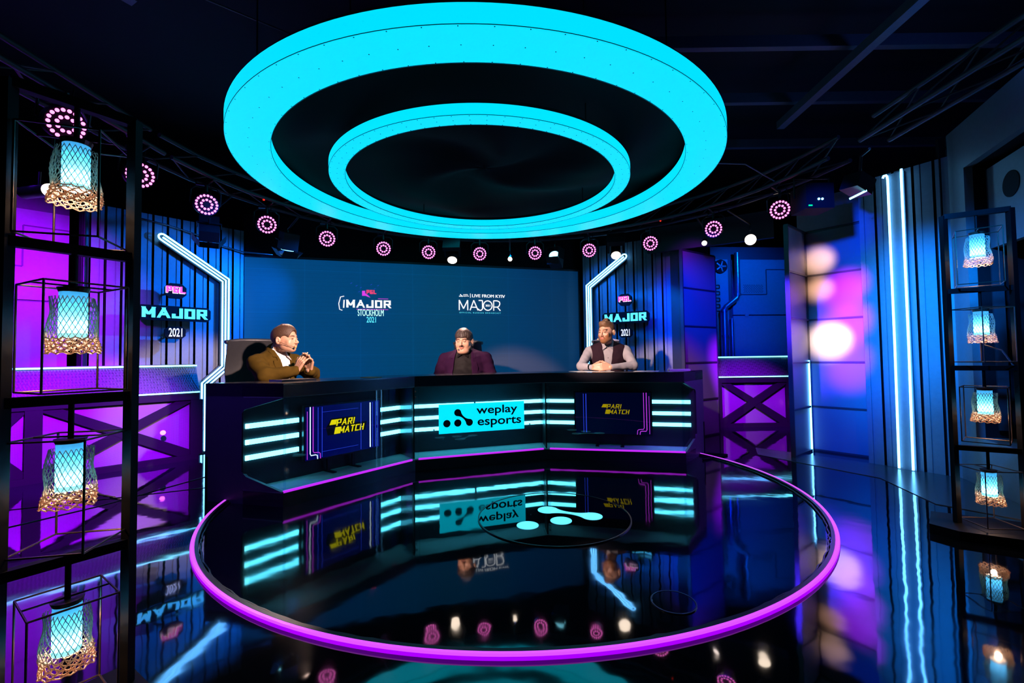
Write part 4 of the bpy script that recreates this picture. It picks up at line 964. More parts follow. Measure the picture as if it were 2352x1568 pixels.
def rack(ax, ay, bx, by, side, label, levels, order):
    t = thing('lantern_rack', label, 'rack', (ax, ay, 0)); w = .025
    for (x, y) in ((ax, ay), (bx, by)):
        e = MB(); e.box((x, y, levels[0] / 2 + .02), (w, w, levels[0] - .03)); e.build('post', m_rust, t)
    d = Vector((bx - ax, by - ay)).normalized(); a, b = Vector((ax, ay)), Vector((bx, by))
    for z in levels[:-1]:
        e = MB(); e.bar(V3(a, z), V3(b, z), .026, .026); e.build('crossbar', m_rust, t)
    c = (a + b) / 2; n_ = Vector((-d.y, d.x)); e = MB()
    q = [c + d * -.26 + n_ * -.09, c + d * -.16 + n_ * -.16, c + d * .26 + n_ * -.16, c + d * .26 + n_ * .16, c + d * -.2 + n_ * .16] if side == 'right' else [c + d * -.2 + n_ * -.1, c + d * .16 + n_ * -.1, c + d * .16 + n_ * .1, c + d * -.2 + n_ * .1]
    e.prism([tuple(p) for p in q], XY, 0, .045); e.build('base_plate', m_rust, t)
    rots = [.35, 1.1, .2, .95]
    for i, z in enumerate(levels[:-1]):
        if first[0]: L_ = LAN; first[0] = False
        else:
            L_ = copy_tree(LAN)
        L_.location = (c.x, c.y, z - .013); L_.rotation_euler = (0, 0, rots[i] + (0 if side == 'left' else .5))
        tag(L_, 'caged rope lantern, %s on the %s rack' % (order[i], side), 'lantern', 'rope lanterns on the %s rack' % side)
lv = [1.655, 1.255, .855, .437, .02]; od = ['topmost', 'second from top', 'third from top', 'lowest']
rack(-1.245, 1.105, -1.105, 1.315, 'left', 'tall dark steel rack of lanterns close by at the left edge', lv, od)
rack(2.345, 2.43, 2.565, 2.30, 'right', 'tall dark steel rack of lanterns at the right edge', [1.675, 1.27, .86, .44, .02], od)
o = MB().tube([(2.46, 2.36, .98), (2.52, 2.33, .95), (2.555, 2.31, .87), (2.56, 2.30, .8)], .004, 6).build('cable', m_pipe); tag(o, 'short curved pale cable beside the right rack', 'cable')
# ------------------------------------------------------------------ people: distance fields turned into one smooth skin
class Field:
    def __init__(s, lo, hi, h):
        s.lo = np.array(lo, np.float32); s.h = h; s.n = np.ceil((np.array(hi) - lo) / h).astype(int) + 1
        s.d = np.full(tuple(s.n), 1.0, np.float32)
    def loc(s, lo, hi):
        a = np.clip(np.floor((np.array(lo) - s.lo) / s.h).astype(int), 0, s.n); b = np.clip(np.ceil((np.array(hi) - s.lo) / s.h).astype(int) + 1, 0, s.n)
        if (b <= a).any(): return None, None
        g = [s.lo[i] + s.h * np.arange(a[i], b[i], dtype=np.float32) for i in range(3)]
        return tuple(slice(a[i], b[i]) for i in range(3)), (g[0][:, None, None], g[1][None, :, None], g[2][None, None, :])
    def put(s, fn, lo, hi, k=.01, op='u', m=.03):
        lo = np.array(lo) - m - k; hi = np.array(hi) + m + k; sl, X = s.loc(lo, hi)
        if sl is None: return
        d = fn(*X).astype(np.float32); a = s.d[sl]
        if op == 'u':
            hh = np.clip(.5 + .5 * (a - d) / max(k, 1e-5), 0, 1); s.d[sl] = a * (1 - hh) + d * hh - k * hh * (1 - hh)
        else:
            hh = np.clip(.5 - .5 * (a + d) / max(k, 1e-5), 0, 1); s.d[sl] = a * (1 - hh) - d * hh + k * hh * (1 - hh)
    def cap(s, p, q, r0, r1=None, k=.01, op='u', flat=None):
        r1 = r0 if r1 is None else r1; p = np.array(p, np.float32); q = np.array(q, np.float32); v = q - p; L = max(float(v @ v), 1e-9)
        def fn(X, Y, Z):
            t = np.clip(((X - p[0]) * v[0] + (Y - p[1]) * v[1] + (Z - p[2]) * v[2]) / L, 0, 1)
            return np.sqrt((X - p[0] - t * v[0]) ** 2 + (Y - p[1] - t * v[1]) ** 2 + (Z - p[2] - t * v[2]) ** 2) - (r0 + (r1 - r0) * t)
        R = max(r0, r1); s.put(fn, np.minimum(p, q) - R, np.maximum(p, q) + R, k, op)
    def ell(s, c, r, k=.01, op='u', rot=None):
        c = np.array(c, np.float32); r = np.array(r, np.float32); A = np.eye(3, dtype=np.float32) if rot is None else np.array(rot.to_3x3().transposed(), np.float32)
        def fn(X, Y, Z):
            x, y, z = X - c[0], Y - c[1], Z - c[2]; u = A[0, 0] * x + A[0, 1] * y + A[0, 2] * z; v = A[1, 0] * x + A[1, 1] * y + A[1, 2] * z; w = A[2, 0] * x + A[2, 1] * y + A[2, 2] * z
            k0 = np.sqrt((u / r[0]) ** 2 + (v / r[1]) ** 2 + (w / r[2]) ** 2) + 1e-9; k1 = np.sqrt((u / r[0] ** 2) ** 2 + (v / r[1] ** 2) ** 2 + (w / r[2] ** 2) ** 2) + 1e-9
            return k0 * (k0 - 1) / k1
        R = float(r.max()); s.put(fn, c - R, c + R, k, op)
    def mesh(s):
        """naive surface nets"""
        d = s.d; I = d < 0; n = d.shape
        c = [(i, j, k) for i in (0, 1) for j in (0, 1) for k in (0, 1)]
        S = sum(I[i:n[0] - 1 + i, j:n[1] - 1 + j, k:n[2] - 1 + k].astype(np.int8) for i, j, k in c); act = (S > 0) & (S < 8)
        idx = np.argwhere(act); N = len(idx); vid = np.full(act.shape, -1, np.int64); vid[act] = np.arange(N)
        P = np.zeros((N, 3)); W = np.zeros(N)
        D = {q: d[idx[:, 0] + q[0], idx[:, 1] + q[1], idx[:, 2] + q[2]] for q in c}
        for a in c:
            for ax in range(3):
                if a[ax]: continue
                b = list(a); b[ax] = 1; b = tuple(b); da, db = D[a], D[b]; m = (da < 0) != (db < 0); t = np.where(m, da / np.where(m, da - db, 1), 0)
                for e in range(3): P[:, e] += np.where(m, a[e] + (t if e == ax else 0), 0)
                W += m
        P = s.lo + s.h * (idx + P / W[:, None]); F_ = []
        for ax in range(3):
            sl0 = [slice(1, n[i] - 1) for i in range(3)]; sl1 = list(sl0); sl0[ax] = slice(0, n[ax] - 1); sl1[ax] = slice(1, n[ax])
            A = I[tuple(sl0)]; B = I[tuple(sl1)]; ed = np.argwhere(A != B); base = ed + np.array([1 if i != ax else 0 for i in range(3)]); o1, o2 = [i for i in range(3) if i != ax]
            q = []
            for da, db in ((0, 0), (-1, 0), (-1, -1), (0, -1)):
                g = base.copy(); g[:, o1] += da; g[:, o2] += db; q.append(vid[g[:, 0], g[:, 1], g[:, 2]])
            q = np.stack(q, 1); fl = A[ed[:, 0], ed[:, 1], ed[:, 2]] ^ (ax == 1); q = np.where(fl[:, None], q, q[:, ::-1]); F_.append(q)
        F_ = np.concatenate(F_); return P, F_[(F_ >= 0).all(1)]
    def build(s, name, mats, parent, zone=None, Mx=None):
        P, F_ = s.mesh(); me = bpy.data.meshes.new(name)
        me.vertices.add(len(P)); me.vertices.foreach_set('co', P.astype(np.float32).ravel()); me.loops.add(F_.size); me.loops.foreach_set('vertex_index', F_.ravel().astype(np.int32))
        me.polygons.add(len(F_)); me.polygons.foreach_set('loop_start', np.arange(0, F_.size, 4, dtype=np.int32))
        for m in (mats if isinstance(mats, (list, tuple)) else [mats]): me.materials.append(m)
        me.update(calc_edges=True); me.shade_smooth()
        if zone is not None:
            at = me.color_attributes.new('pigment', 'FLOAT_COLOR', 'POINT'); c = np.ones((len(P), 4), np.float32); c[:, :3] = zone(P); at.data.foreach_set('color', c.ravel())
        o = bpy.data.objects.new(name, me); COL.objects.link(o); o.parent = parent; return o

m_skin = bpy.data.materials.new('skin'); m_skin.use_nodes = True; _b = m_skin.node_tree.nodes['Principled BSDF']; _b.inputs['Roughness'].default_value = .42
_a = m_skin.node_tree.nodes.new('ShaderNodeAttribute'); _a.attribute_name = 'pigment'; m_skin.node_tree.links.new(_a.outputs['Color'], _b.inputs['Base Color'])
def cloth(n, c, r=.9, b=.003, sc_=22): return M(n, c, r, bump=b, bscale=sc_, noise=.12, spec=.08)
m_olive = cloth('brown_wool', (.070, .040, .006)); m_shirtw = cloth('white_cotton', (.78, .72, .72)); m_purple = cloth('purple_wool', (.024, .005, .026)); m_shirtk = cloth('black_cotton', (.011, .009, .010), .6)
m_vest = cloth('plum_wool', (.026, .012, .020)); m_shirtg = cloth('grey_linen', (.36, .33, .36)); m_trous = cloth('dark_trousers', (.02, .02, .025)); m_shoe = M('black_leather', (.01, .01, .01), .3)
m_hairb = M('brown_hair', (.075, .035, .02), .55, nscale=180, noise=.4, bump=.003, bscale=160); m_hairl = M('light_brown_hair', (.16, .08, .035), .55, nscale=180, noise=.4, bump=.003, bscale=160); m_hairk = M('dark_hair', (.035, .018, .012), .5, nscale=180, noise=.4, bump=.003, bscale=160)
m_foam = M('tan_foam', (.7, .42, .16), .9)

def finger(f, base, d, nrm, L, r, curl, k=.003):
    """three joints bending towards -nrm"""
    p = Vector(base); d = Vector(d).normalized(); nrm = Vector(nrm).normalized(); ax = d.cross(nrm).normalized(); rr = [r, r * .93, r * .84, r * .72]
    for i, l in enumerate((.45, .30, .25)):
        d = Quaternion(ax, -curl[i]) @ d; q = p + d * L * l; f.cap(p, q, rr[i], rr[i + 1], k); p = q
def hand(f, wrist, d, nrm, side, curls, spread=.06, sc_=1., thumb=(.5, .5, .3), lens=(.070, .078, .073, .058)):
    """wrist point, finger direction d, back-of-hand normal nrm, side = thumb side unit vector"""
    w = Vector(wrist); d = Vector(d).normalized(); side = Vector(side); side = (side - d * side.dot(d)).normalized(); nrm = Vector(nrm); nrm = (nrm - d * nrm.dot(d) - side * nrm.dot(side)).normalized()
    for i in range(4):
        o = side * (.030 - .0195 * i) * sc_; kn = w + d * (.085 - .004 * abs(i - 1.2)) * sc_ + o
        f.cap(w + o * .55 + d * .008, kn, .0125 * sc_, .0115 * sc_, .006)
        dd = d + side * spread * (1.5 - i); finger(f, kn, dd, nrm, lens[i] * sc_, .0088 * sc_, curls[i] if isinstance(curls[0], (list, tuple)) else curls)
    b = w + d * .022 * sc_ + side * .022 * sc_; f.cap(b, b + (side * .7 + d * .8 - nrm * .3).normalized() * .034 * sc_, .0135 * sc_, .011 * sc_, .006)
    b2 = b + (side * .7 + d * .8 - nrm * .3).normalized() * .034 * sc_; td = (side * thumb[0] + d * thumb[1] * 1.4 - nrm * thumb[2]).normalized()
    f.cap(b2, b2 + td * .028 * sc_, .0105 * sc_, .0095 * sc_, .003); f.cap(b2 + td * .028 * sc_, b2 + (td + d * .4).normalized() * .052 * sc_, .0095 * sc_, .008 * sc_, .003)

def head_shape(f, H, wide=1., jaw=1., beard=0., ear=True):
    """H maps head space (x right, -y forward, z up, origin mid-head, half height .115) to body space"""
    R3 = H.to_3x3(); T = lambda *p: tuple(H @ Vector(p)); rot = R3.to_4x4()
    E = lambda c, r, k=.01, op='u', rr=None: f.ell(T(*c), r, k, op, rot @ rr if rr is not None else rot)
    E((0, .012, .030), (.076 * wide, .096, .086), .01); E((0, -.014, -.030), ((.064 if jaw > 1.2 else .057) * wide, .074, .070), .03 if jaw > 1.2 else .022)
    E((0, -.052, -.082), (.032 * jaw, .032, .027), .025); E((.040 * wide, -.020, -.062), (.026 * jaw, .040, .030), .025); E((-.040 * wide, -.020, -.062), (.026 * jaw, .040, .030), .025)
    E((0, -.072, .022), (.050 * wide, .020, .012), .015)
    for s in (-1, 1):
        E((s * .031, -.092, .000), (.017, .014, .010), .010, 's'); E((s * .031, -.071, .000), (.0145, .0145, .0125), .003)
        E((s * .040 * wide, -.058, -.030), (.022, .018, .024), .025)
        E((s * .031, -.0825, .0035), (.015, .008, .0045), .003)
    f.cap(T(0, -.078, .012), T(0, -.104, -.028), .0075, .011, .008); E((0, -.098, -.033), (.0125, .0115, .0095), .006)
    for s in (-1, 1): E((s * .0115, -.091, -.034), (.0075, .009, .0065), .004)
    E((0, -.082, -.058), (.024, .014, .0065), .004); E((0, -.080, -.0665), (.021, .014, .0065), .003); E((0, -.096, -.062), (.022, .006, .0014), .002, 's')
    if ear:
        for s in (-1, 1):
            er = Matrix.Rotation(s * -.35, 4, 'Z'); E((s * .079 * wide, .014, -.008), (.008, .018, .031), .006, 'u', er); E((s * .086 * wide, .010, -.006), (.006, .009, .017), .003, 's', er)
    if beard: E((0, -.050, -.080), (.045, .042, .036), .02); E((0, -.088, -.050), (.024, .009, .006), .004)
def face_tint(H, kind, base, hairc):
    """pigment of the skin per vertex: lips, brows, lash line, stubble"""
    Hi = np.array(H.inverted(), float); base = np.array(base); hairc = np.array(hairc)
    sm = lambda e, w: np.clip(.5 - e / w, 0, 1)
    def z(C):
        q = C @ Hi[:3, :3].T + Hi[:3, 3]; x, y, zz = q.T; c = np.tile(base, (len(C), 1)); fr = sm(y + .055, .01)
        def mix(m, k, col): return c * (1 - (m * k)[:, None]) + np.array(col) * (m * k)[:, None]
        ck = np.exp(-(((np.abs(x) - .042) / .018) ** 2 + ((zz + .028) / .016) ** 2)) * fr; c = mix(ck, .22, (.55, .20, .15))
        if kind in ('beard',):
            up = np.where(np.abs(x) < .03, -.044, -.040 + .9 * np.clip(np.abs(x) - .03, 0, .035)); m = sm(zz - up, .012) * sm(y - .010, .02) * sm(-(zz + .135), .02); c = mix(m, .85, hairc)
        if kind == 'moustache':
            m = fr * sm(np.abs(zz + .0500) - .0065, .004) * sm(np.abs(x) - .028, .008); m = np.maximum(m, fr * sm(np.abs(zz + .079) - .004, .005) * sm(np.abs(x) - .010, .006)); c = mix(m, .92, hairc)
            m = sm(zz + .05, .04) * sm(y + .0, .04); c = mix(m, .10, hairc)
        if kind == 'open': c = mix(sm(zz + .05, .04) * sm(y - .0, .04), .12, (.2, .1, .07))
        m = fr * sm(np.abs(zz + .062) - .0085 + np.abs(x) * .12, .004) * sm(np.abs(x) - .021, .006); c = mix(m, .75, (.50, .16, .13))
        m = fr * sm(np.abs(zz + .062) - .0008, .0022) * sm(np.abs(x) - .020, .006); c = mix(m, .7, (.12, .04, .03))
        u = np.abs(x); m = fr * sm(np.abs(zz - (.0235 - .12 * np.abs(u - .034))) - .0052, .004) * sm(np.abs(u - .031) - .0175, .006); c = mix(m, .9, hairc * .5)
        op = .0042 if kind != 'moustache' else .0024
        m = fr * sm(np.abs(u - .031) - .012, .004) * sm(np.abs(zz + .001) - op, .003); c = mix(m, .95, (.03, .018, .015))
        return c
    return z
def hair_shape(name, H, mat, parent, style, wide=1.):
    f = Field((-.16, -.20, .82), (.16, .17, 1.42), .0035); R3 = H.to_3x3(); T = lambda *p: tuple(H @ Vector(p)); rot = R3.to_4x4()
    E = lambda c, r, k=.01, op='u': f.ell(T(*c), r, k, op, rot)
    def strand(a0, e0, e1, r, lift=0., n=7, c=(0, .016, .034), R=(.080, .098, .089), sway=0.):
        """lock of hair over the skull from elevation e0 to e1 (degrees, 90 = crown, 0 = front) at azimuth a0"""
        pts = []
        for i in range(n):
            e = math.radians(e0 + (e1 - e0) * i / (n - 1)); a = math.radians(a0 + sway * i / (n - 1)); k = 1 + lift * math.sin(PI * min(1, i / (n - 1) * 1.1))
            pts.append(T(c[0] + R[0] * wide * k * math.cos(e) * math.sin(a), c[1] - R[1] * k * math.cos(e) * math.cos(a), c[2] + R[2] * k * math.sin(e)))
        for p, q in zip(pts, pts[1:]): f.cap(p, q, r, r * .92, .004)
    if style == 'short':      # short crop combed forward and to the side, high forehead
        E((0, .016, .034), (.081 * wide, .099, .090)); E((0, -.015, .052), (.066, .080, .078), .02)
        E((0, -.128, .000), (.070, .084, .078), .006, 's'); E((0, -.02, -.118), (.12, .14, .085), .01, 's')
        for s in (-1, 1): E((s * .078, -.045, -.02), (.03, .045, .050), .01, 's'); E((s * .085, .012, -.012), (.022, .021, .035), .004, 's')
        for i in range(15): strand(-70 + 10 * i, 100 - 2 * abs(i - 7), 56 + 6 * math.sin(i * 1.9) - abs(i - 7), .0065, .03, sway=14)
    elif style == 'quiff':
        E((0, .018, .034), (.079 * wide, .096, .086)); E((0, -.030, .076), (.058, .062, .044), .02); E((0, -.064, .092), (.046, .024, .022), .012)
        E((0, -.126, .010), (.072, .076, .068), .006, 's'); E((0, -.02, -.110), (.12, .14, .085), .01, 's')
        for s in (-1, 1): E((s * .080, -.048, -.01), (.03, .04, .050), .01, 's'); E((s * .085, .012, -.012), (.022, .021, .035), .004, 's')
        for i in range(13): strand(-54 + 9 * i, 105, 58 + 4 * math.sin(i * 2.3), .0075, .10, sway=-10)
    else:                      # thick fringe
        E((0, .014, .036), (.083 * wide, .103, .090)); E((0, -.128, -.046), (.078, .075, .088), .006, 's'); E((0, -.02, -.125), (.12, .14, .085), .01, 's')
        for s in (-1, 1): E((s * .085, -.030, -.05), (.03, .045, .060), .01, 's'); E((s * .090, .012, -.020), (.022, .021, .030), .004, 's')
        for i in range(19): strand(-72 + 8 * i, 95, 8 + 7 * math.sin(i * 2.1) + abs(i - 9) * .5, .0075, .02, 9, sway=6 * math.sin(i))
    return f.build(name, mat, parent)

def person(label, x, y, rz, spec):
    t = thing('person', label, 'person', (x, y, 0), rz); sp = spec; zs = sp['sh']; hw = sp['hw']; dp = sp['dp']
    H = Matrix.Translation(sp['head']) @ Matrix.Rotation(sp['yaw'], 4, 'Z') @ Matrix.Rotation(sp['pitch'], 4, 'X') @ Matrix.Scale(sp.get('hs', 1.), 4); Hn = H
    hd = Vector(sp['head'])
    # skin: head, neck, torso, arms, hands and legs in one continuous body
    f = Field((-.44, -.62, .36), (.44, .26, 1.40), .004)
    head_shape(f, H, sp['wide'], sp['jaw'], sp.get('beard', 0))
    nb = Vector((0, .035, zs + .01)); f.cap(hd + Vector((0, .032, -.05)), nb, .047 * sp['neck'], .054 * sp['neck'], .012)
    if sp.get('jowl'): f.ell(tuple(H @ Vector((0, -.035, -.105))), (.060, .055, .032), .025)
    for s in (-1, 1): f.cap(nb + Vector((0, .01, -.03)), (s * (hw - .07), .03, zs - .085), .036, .034, .02)
    f.ell((0, .03, zs - .15), (hw * .8, dp * .8, .16), .04); f.ell((0, .03, .60), (hw * .75, dp * .9, .16), .05)
    for s, A in sp['arms'].items():
        sh, el, wr = [Vector(p) for p in A['pts']]; f.cap(sh, el, .038, .034, .02); f.cap(el, wr, .036, .023, .012); hand(f, wr, *A['hand'])
    for s in (-1, 1): f.cap((s * .09, .06, .50), (s * .13, -.19, .50), .06, .05, .03); 
    f.build('body', m_skin, t, face_tint(H, sp['face'], sp.get('skin', (.62, .34, .225)), sp['hc']))
    # trousers and shoes
    f = Field((-.30, -.56, .03), (.30, .22, .72), .010)
    f.ell((0, .05, .53), (.19 if hw > .2 else .17, .15, .10), .03)
    for s in (-1, 1):
        f.cap((s * .09, .06, .53), (s * .13, -.20, .52), .085, .062, .03); f.cap((s * .13, -.20, .52), (s * .13, -.14, .12), .060, .048, .02)
    f.build('trousers', m_trous, t)
    for s in (-1, 1):
        f = Field((s * .13 - .08, -.32, .0), (s * .13 + .08, -.04, .16), .006); f.cap((s * .13, -.10, .045), (s * .13, -.24, .036), .042, .034, .01); f.cap((s * .13, -.12, .06), (s * .13, -.13, .12), .042, .04, .02); f.build('shoe', m_shoe, t)
    # shirt
    def torso(f, g, arms=True, sleeve=(.050, .041, .024), z0=.52, cut=0., col=None):
        f.ell((0, .03, zs - .13), (hw * .86 + g, dp + g, .17), .04); f.ell((0, .02 - sp.get('belly', 0) * .4, .68), (hw * .84 + g, dp * 1.05 + g + sp.get('belly', 0), .18), .06)
        for s in (-1, 1): f.cap((s * .03, .035, zs - .015), (s * (hw - .06), .035, zs - .060 - sp.get('slope', 0)), .042 + g, .046 + g, .035)
        if arms:
            for s, A in sp['arms'].items():
                sh, el, wr = [Vector(p) for p in A['pts']]; f.cap(sh, el, sleeve[0] + g, sleeve[1] + g, .03); e2 = el.lerp(wr, cut or .93); f.cap(el, e2, sleeve[1] + g * .8, sleeve[2] + g * .7, .015)
                pass
    def wrinkle(f, amp=.0035):
        n = f.n; X = (f.lo[0] + f.h * np.arange(n[0], dtype=np.float32))[:, None, None]; Y = (f.lo[1] + f.h * np.arange(n[1], dtype=np.float32))[None, :, None]; Z = (f.lo[2] + f.h * np.arange(n[2], dtype=np.float32))[None, None, :]
        w = np.sin(38 * Z + 26 * np.abs(X) + 2.2 * np.sin(17 * X + 9 * Y)) * np.sin(21 * X - 30 * Y + 2 * np.sin(24 * Z)); f.d += (amp * (w + .5 * np.sin(70 * Z + 40 * Y + 3 * np.sin(30 * X)))).astype(np.float32)
    f = Field((-.44, -.55, .50), (.44, .26, 1.16), .005); sh_ = sp['shirt']; torso(f, .004, True, cut=.97)
    f.cap((0, .03, zs - .02), nb + Vector((0, -.004, .020)), .062 * sp['neck'] + .004, .060 * sp['neck'] + .003, .02)
    f.cap(hd + Vector((0, .02, -.03)), nb + Vector((0, -.012, -.01)), .048 * sp['neck'], .056 * sp['neck'] - .006, .004, 's')
    f.ell((0, -dp - .03, zs + .015), (.030, .06, .032), .01, 's')
    wrinkle(f, .002); f.build('shirt', sh_['mat'], t); shf = f
    # collar wings and placket
    c0 = MB_local(t)
    for s in (-1, 1):
        a = nb + Vector((s * .052 * sp['neck'], -.035, .028)); b = Vector((s * .014, -dp * .72 - .004, zs - .022)); c = Vector((s * .052, -dp * .78, zs - .050)); d = nb + Vector((s * .068 * sp['neck'], -.012, .006))
        c0.add([a, b, c, d] + [p + Vector((0, .006, -.004)) for p in (a, b, c, d)], [(0, 1, 2, 3), (7, 6, 5, 4), (0, 4, 5, 1), (1, 5, 6, 2), (2, 6, 7, 3), (3, 7, 4, 0)])
    c0.build('collar', sh_['mat'], t)
    c0 = MB_local(t)
    for i in range(4):
        zz = zs - .07 - .065 * i; col = shf.d[int(round(-shf.lo[0] / shf.h)), :, int(round((zz - shf.lo[2]) / shf.h))]; yy = shf.lo[1] + shf.h * int(np.argmax(col < 0)); c0.ball((0, yy + .001, zz), .0055, 8, (1, .5, 1))
    c0.build('shirt_buttons', sh_['mat'] if sp['face'] != 'beard' else m_vest, t)
    # jacket or vest
    J = sp['over']; sleeves = J['sleeves']
    f = Field((-.44, -.55, .50), (.44, .28, 1.16), .005); torso(f, .016 if sleeves else .012, sleeves, (.053, .045, .034), cut=.92)
    if sleeves:
        for s, A in sp['arms'].items(): sh, el, wr = [Vector(p) for p in A['pts']]; f.ell((s * (hw - .045), .03, zs - .055 - sp.get('slope', 0)), (.050, .055, .040), .03)
    f.cap((0, .045, zs - .02), nb + Vector((0, .012, .016)), .074 * sp['neck'], .070 * sp['neck'], .02)
    f.cap(hd + Vector((0, .01, 0)), nb + Vector((0, -.008, -.01)), .058 * sp['neck'], .066 * sp['neck'] - .002, .003, 's')
    vt, vb, zb_ = J['v']      # opening half widths at collar and hem, and its lowest point
    def vee(X, Y, Z):
        w = vb + (vt - vb) * np.clip((Z - zb_) / (zs + .03 - zb_), 0, 1) ** J.get('pw', 1.); d = np.abs(X - J.get('cx', 0)) - w
        return np.maximum(np.maximum(d * .95, Y - 0.00), zb_ - Z)
    f.put(vee, (-.3, -.6, zb_), (.3, .02, 1.2), .004, 's', .0)
    if not sleeves:
        for s in (-1, 1):
            f.cap((s * (hw + .01), .03, zs + .04), (s * (hw + .02), .03, zs - .16), .062, .070, .006, 's'); f.cap((s * (hw + .02), .03, zs - .16), (s * (hw + .06), .0, zs - .3), .06, .03, .006, 's')
    wrinkle(f, .0038 if sleeves else .0015); f.build('jacket' if sleeves else 'waistcoat', J['mat'], t)
    if sleeves:
        for s in (-1, 1):      # lapels following the opening
            g = Field((-.30, -.36, zb_ - .02), (.30, .14, zs + .09), .004); torso(g, .023, False); g.cap((0, .045, zs - .02), nb + Vector((0, .010, .012)), .080 * sp['neck'], .074 * sp['neck'], .02)
            g.cap(hd + Vector((0, .01, 0)), nb + Vector((0, -.008, -.01)), .058 * sp['neck'], .066 * sp['neck'], .003, 's')
            def lap(X, Y, Z, s=s):
                q = np.clip((Z - zb_) / (zs + .03 - zb_), 0, 1); w = vb + (vt - vb) * q ** J.get('pw', 1.); wd = .012 + .050 * np.clip(1 - np.abs(q - .66) / .6, 0, 1)
                notch = np.where(np.abs(q - .80) < .035, .028, 0); wd = wd - notch; u = s * (X - J.get('cx', 0)); inside = np.maximum(np.maximum(w - u, u - w - wd), np.maximum(Y - .005, zb_ - Z)); return -inside
            g.put(lambda X, Y, Z: lap(X, Y, Z), (-.4, -.5, .4), (.4, .4, 1.3), .003, 's', .0); g.build('lapel', J['mat'], t)
    hair_shape('hair', Hn, sp['hairmat'], t, sp['hair'], sp['wide'])
    # headset microphone
    s = sp['micside']; c0 = MB_local(t); T = lambda *p: H @ Vector(p)
    c0.tube([T(s * .082 * sp['wide'], .02, -.01), T(s * .080 * sp['wide'], -.02, -.030), T(s * .070, -.065, -.055), T(s * .040, -.100, -.068)], .0018, 6); c0.build('headset_boom', m_hairb, t, smooth='all')
    c0 = MB_local(t); c0.ball(T(s * .034, -.106, -.069), .0095, 10); c0.build('headset_microphone', m_foam, t, smooth='all')
    return t, H
def MB_local(t):
    m = MB(); W_ = mat_of(t); b0 = m.build
    def bl(name, mat, parent=None, **k): m.v = [tuple(W_ @ Vector(v)) for v in m.v]; return b0(name, mat, parent, **k)
    m.build = bl; return m

# man at the left, brown jacket, turned along the desk, hands steepled
y1 = math.radians(68)
person('man in brown jacket and white shirt, seated at the left of the desk, hands together', -1.93, 3.745, y1, dict(
    head=(.0, -.070, 1.120), yaw=math.radians(17), pitch=math.radians(-4), hs=1.0, wide=1., jaw=1.0, neck=1.0, face='open', hc=(.075, .035, .02), sh=1.005, hw=.203, dp=.110, belly=.01, slope=.015,
    front=lambda z: -.125, micside=-1, hair='short', hairmat=m_hairb,
    arms={-1: dict(pts=((-.185, .03, .935), (-.225, -.12, .835), (-.045, -.245, .865)), hand=((.25, -.35, .95), (-1, -.2, .1), (.1, .95, .3), [(.25, .35, .2), (.2, .3, .2), (.25, .3, .2), (.35, .35, .3)], .10, 1.05, (.6, .6, .2))),
          1: dict(pts=((.185, .03, .935), (.19, -.17, .835), (.055, -.275, .865)), hand=((-.25, -.30, .95), (1, -.2, .1), (-.1, .95, .3), [(.2, .3, .2), (.25, .35, .2), (.3, .3, .2), (.4, .4, .3)], .10, 1.05, (.6, .6, .2)))},
    shirt=dict(mat=m_shirtw), over=dict(mat=m_olive, sleeves=True, v=(.062, .012, .68))))
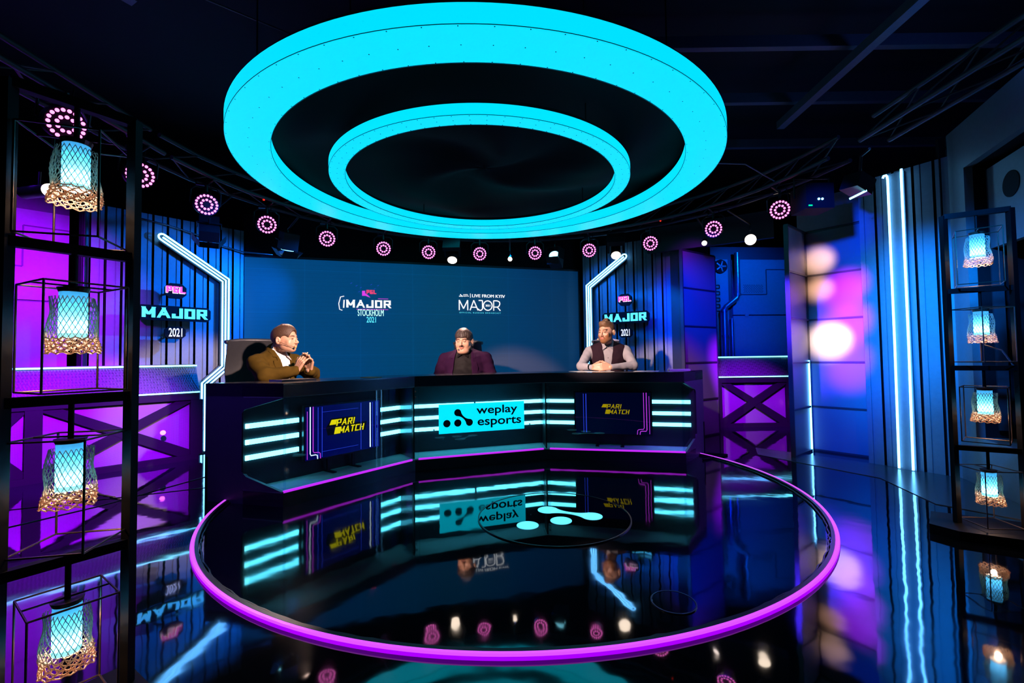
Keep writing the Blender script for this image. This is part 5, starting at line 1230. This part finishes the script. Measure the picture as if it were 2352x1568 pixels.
# man in the middle, purple jacket, looking down
person('heavy man with dark fringe in purple jacket and black shirt, seated in the middle', -.49, 4.68, math.radians(-5), dict(
    head=(.005, -.06, 1.125), yaw=math.radians(-8), pitch=math.radians(7), hs=1.02, wide=1.10, jaw=1.30, neck=1.22, face='moustache', hc=(.05, .02, .012), sh=1.005, hw=.248, dp=.145, slope=.0, belly=.06, jowl=True,
    front=lambda z: -.165 - .08 * min(1, max(0, (zs2 - z) / .25)), micside=-1, hair='fringe', hairmat=m_hairk,
    arms={-1: dict(pts=((-.215, .03, .93), (-.295, .0, .70), (-.14, -.12, .62)), hand=((.5, -.8, -.1), (0, .1, 1), (.8, .2, 0), (.5, .6, .4))),
          1: dict(pts=((.215, .03, .93), (.295, .0, .70), (.14, -.12, .62)), hand=((-.5, -.8, -.1), (0, .1, 1), (-.8, .2, 0), (.5, .6, .4)))},
    shirt=dict(mat=m_shirtk), over=dict(mat=m_purple, sleeves=True, v=(.075, .130, .50), pw=1.)) if not globals().update(zs2=1.01) else None)
# man at the right, waistcoat, hands clasped on the desk, looking left
person('bearded man in plum waistcoat and grey shirt, seated at the right of the desk', 1.0, 4.74, math.radians(-10), dict(
    head=(-.01, -.10, 1.195), yaw=math.radians(-34), pitch=math.radians(2), hs=1.03, wide=.98, jaw=.98, neck=1.0, face='beard', beard=1, hc=(.24, .085, .022), sh=1.065, hw=.225, dp=.112,
    front=lambda z: -.125, micside=-1, hair='quiff', hairmat=m_hairl,
    arms={-1: dict(pts=((-.19, .03, 1.0), (-.275, -.16, .850), (-.165, -.33, .842)), hand=((.95, -.20, .05), (-.15, -.9, .35), (.0, .35, .9), [(.5, .7, .5), (.55, .75, .5), (.6, .75, .5), (.6, .8, .5)], .0, 1.05, (.5, .7, .2))),
          1: dict(pts=((.19, .03, 1.0), (.245, -.18, .850), (.015, -.34, .842)), hand=((-.95, -.22, .05), (.15, -.9, .35), (.0, .35, .9), [(.6, .8, .5), (.6, .8, .5), (.65, .8, .5), (.7, .8, .5)], .0, 1.05, (.5, .7, .2)))},
    shirt=dict(mat=m_shirtg), over=dict(mat=m_vest, sleeves=False, v=(.060, .012, .72))))
wr_ = bpy.data.objects['person.002'] if 'person.002' in bpy.data.objects else None
if wr_:
    c0 = MB_local(wr_); c0.tube([(-.186, -.307, .843), (-.176, -.317, .843)], .031, 16); c0.build('wristband', m_black, wr_, smooth=True)
chair('black office chair behind the man in the brown jacket', -2.10, 3.80, y1 - .45, w=.46)
chair('black office chair behind the man in the purple jacket', -.50, 4.80, math.radians(-4), w=.32)
chair('office chair with lit top edge painted pale behind the man in the waistcoat', 1.03, 4.88, math.radians(-6), w=.30, rail=m_shirtg)  # top rail in pale grey: light on that edge put into its colour
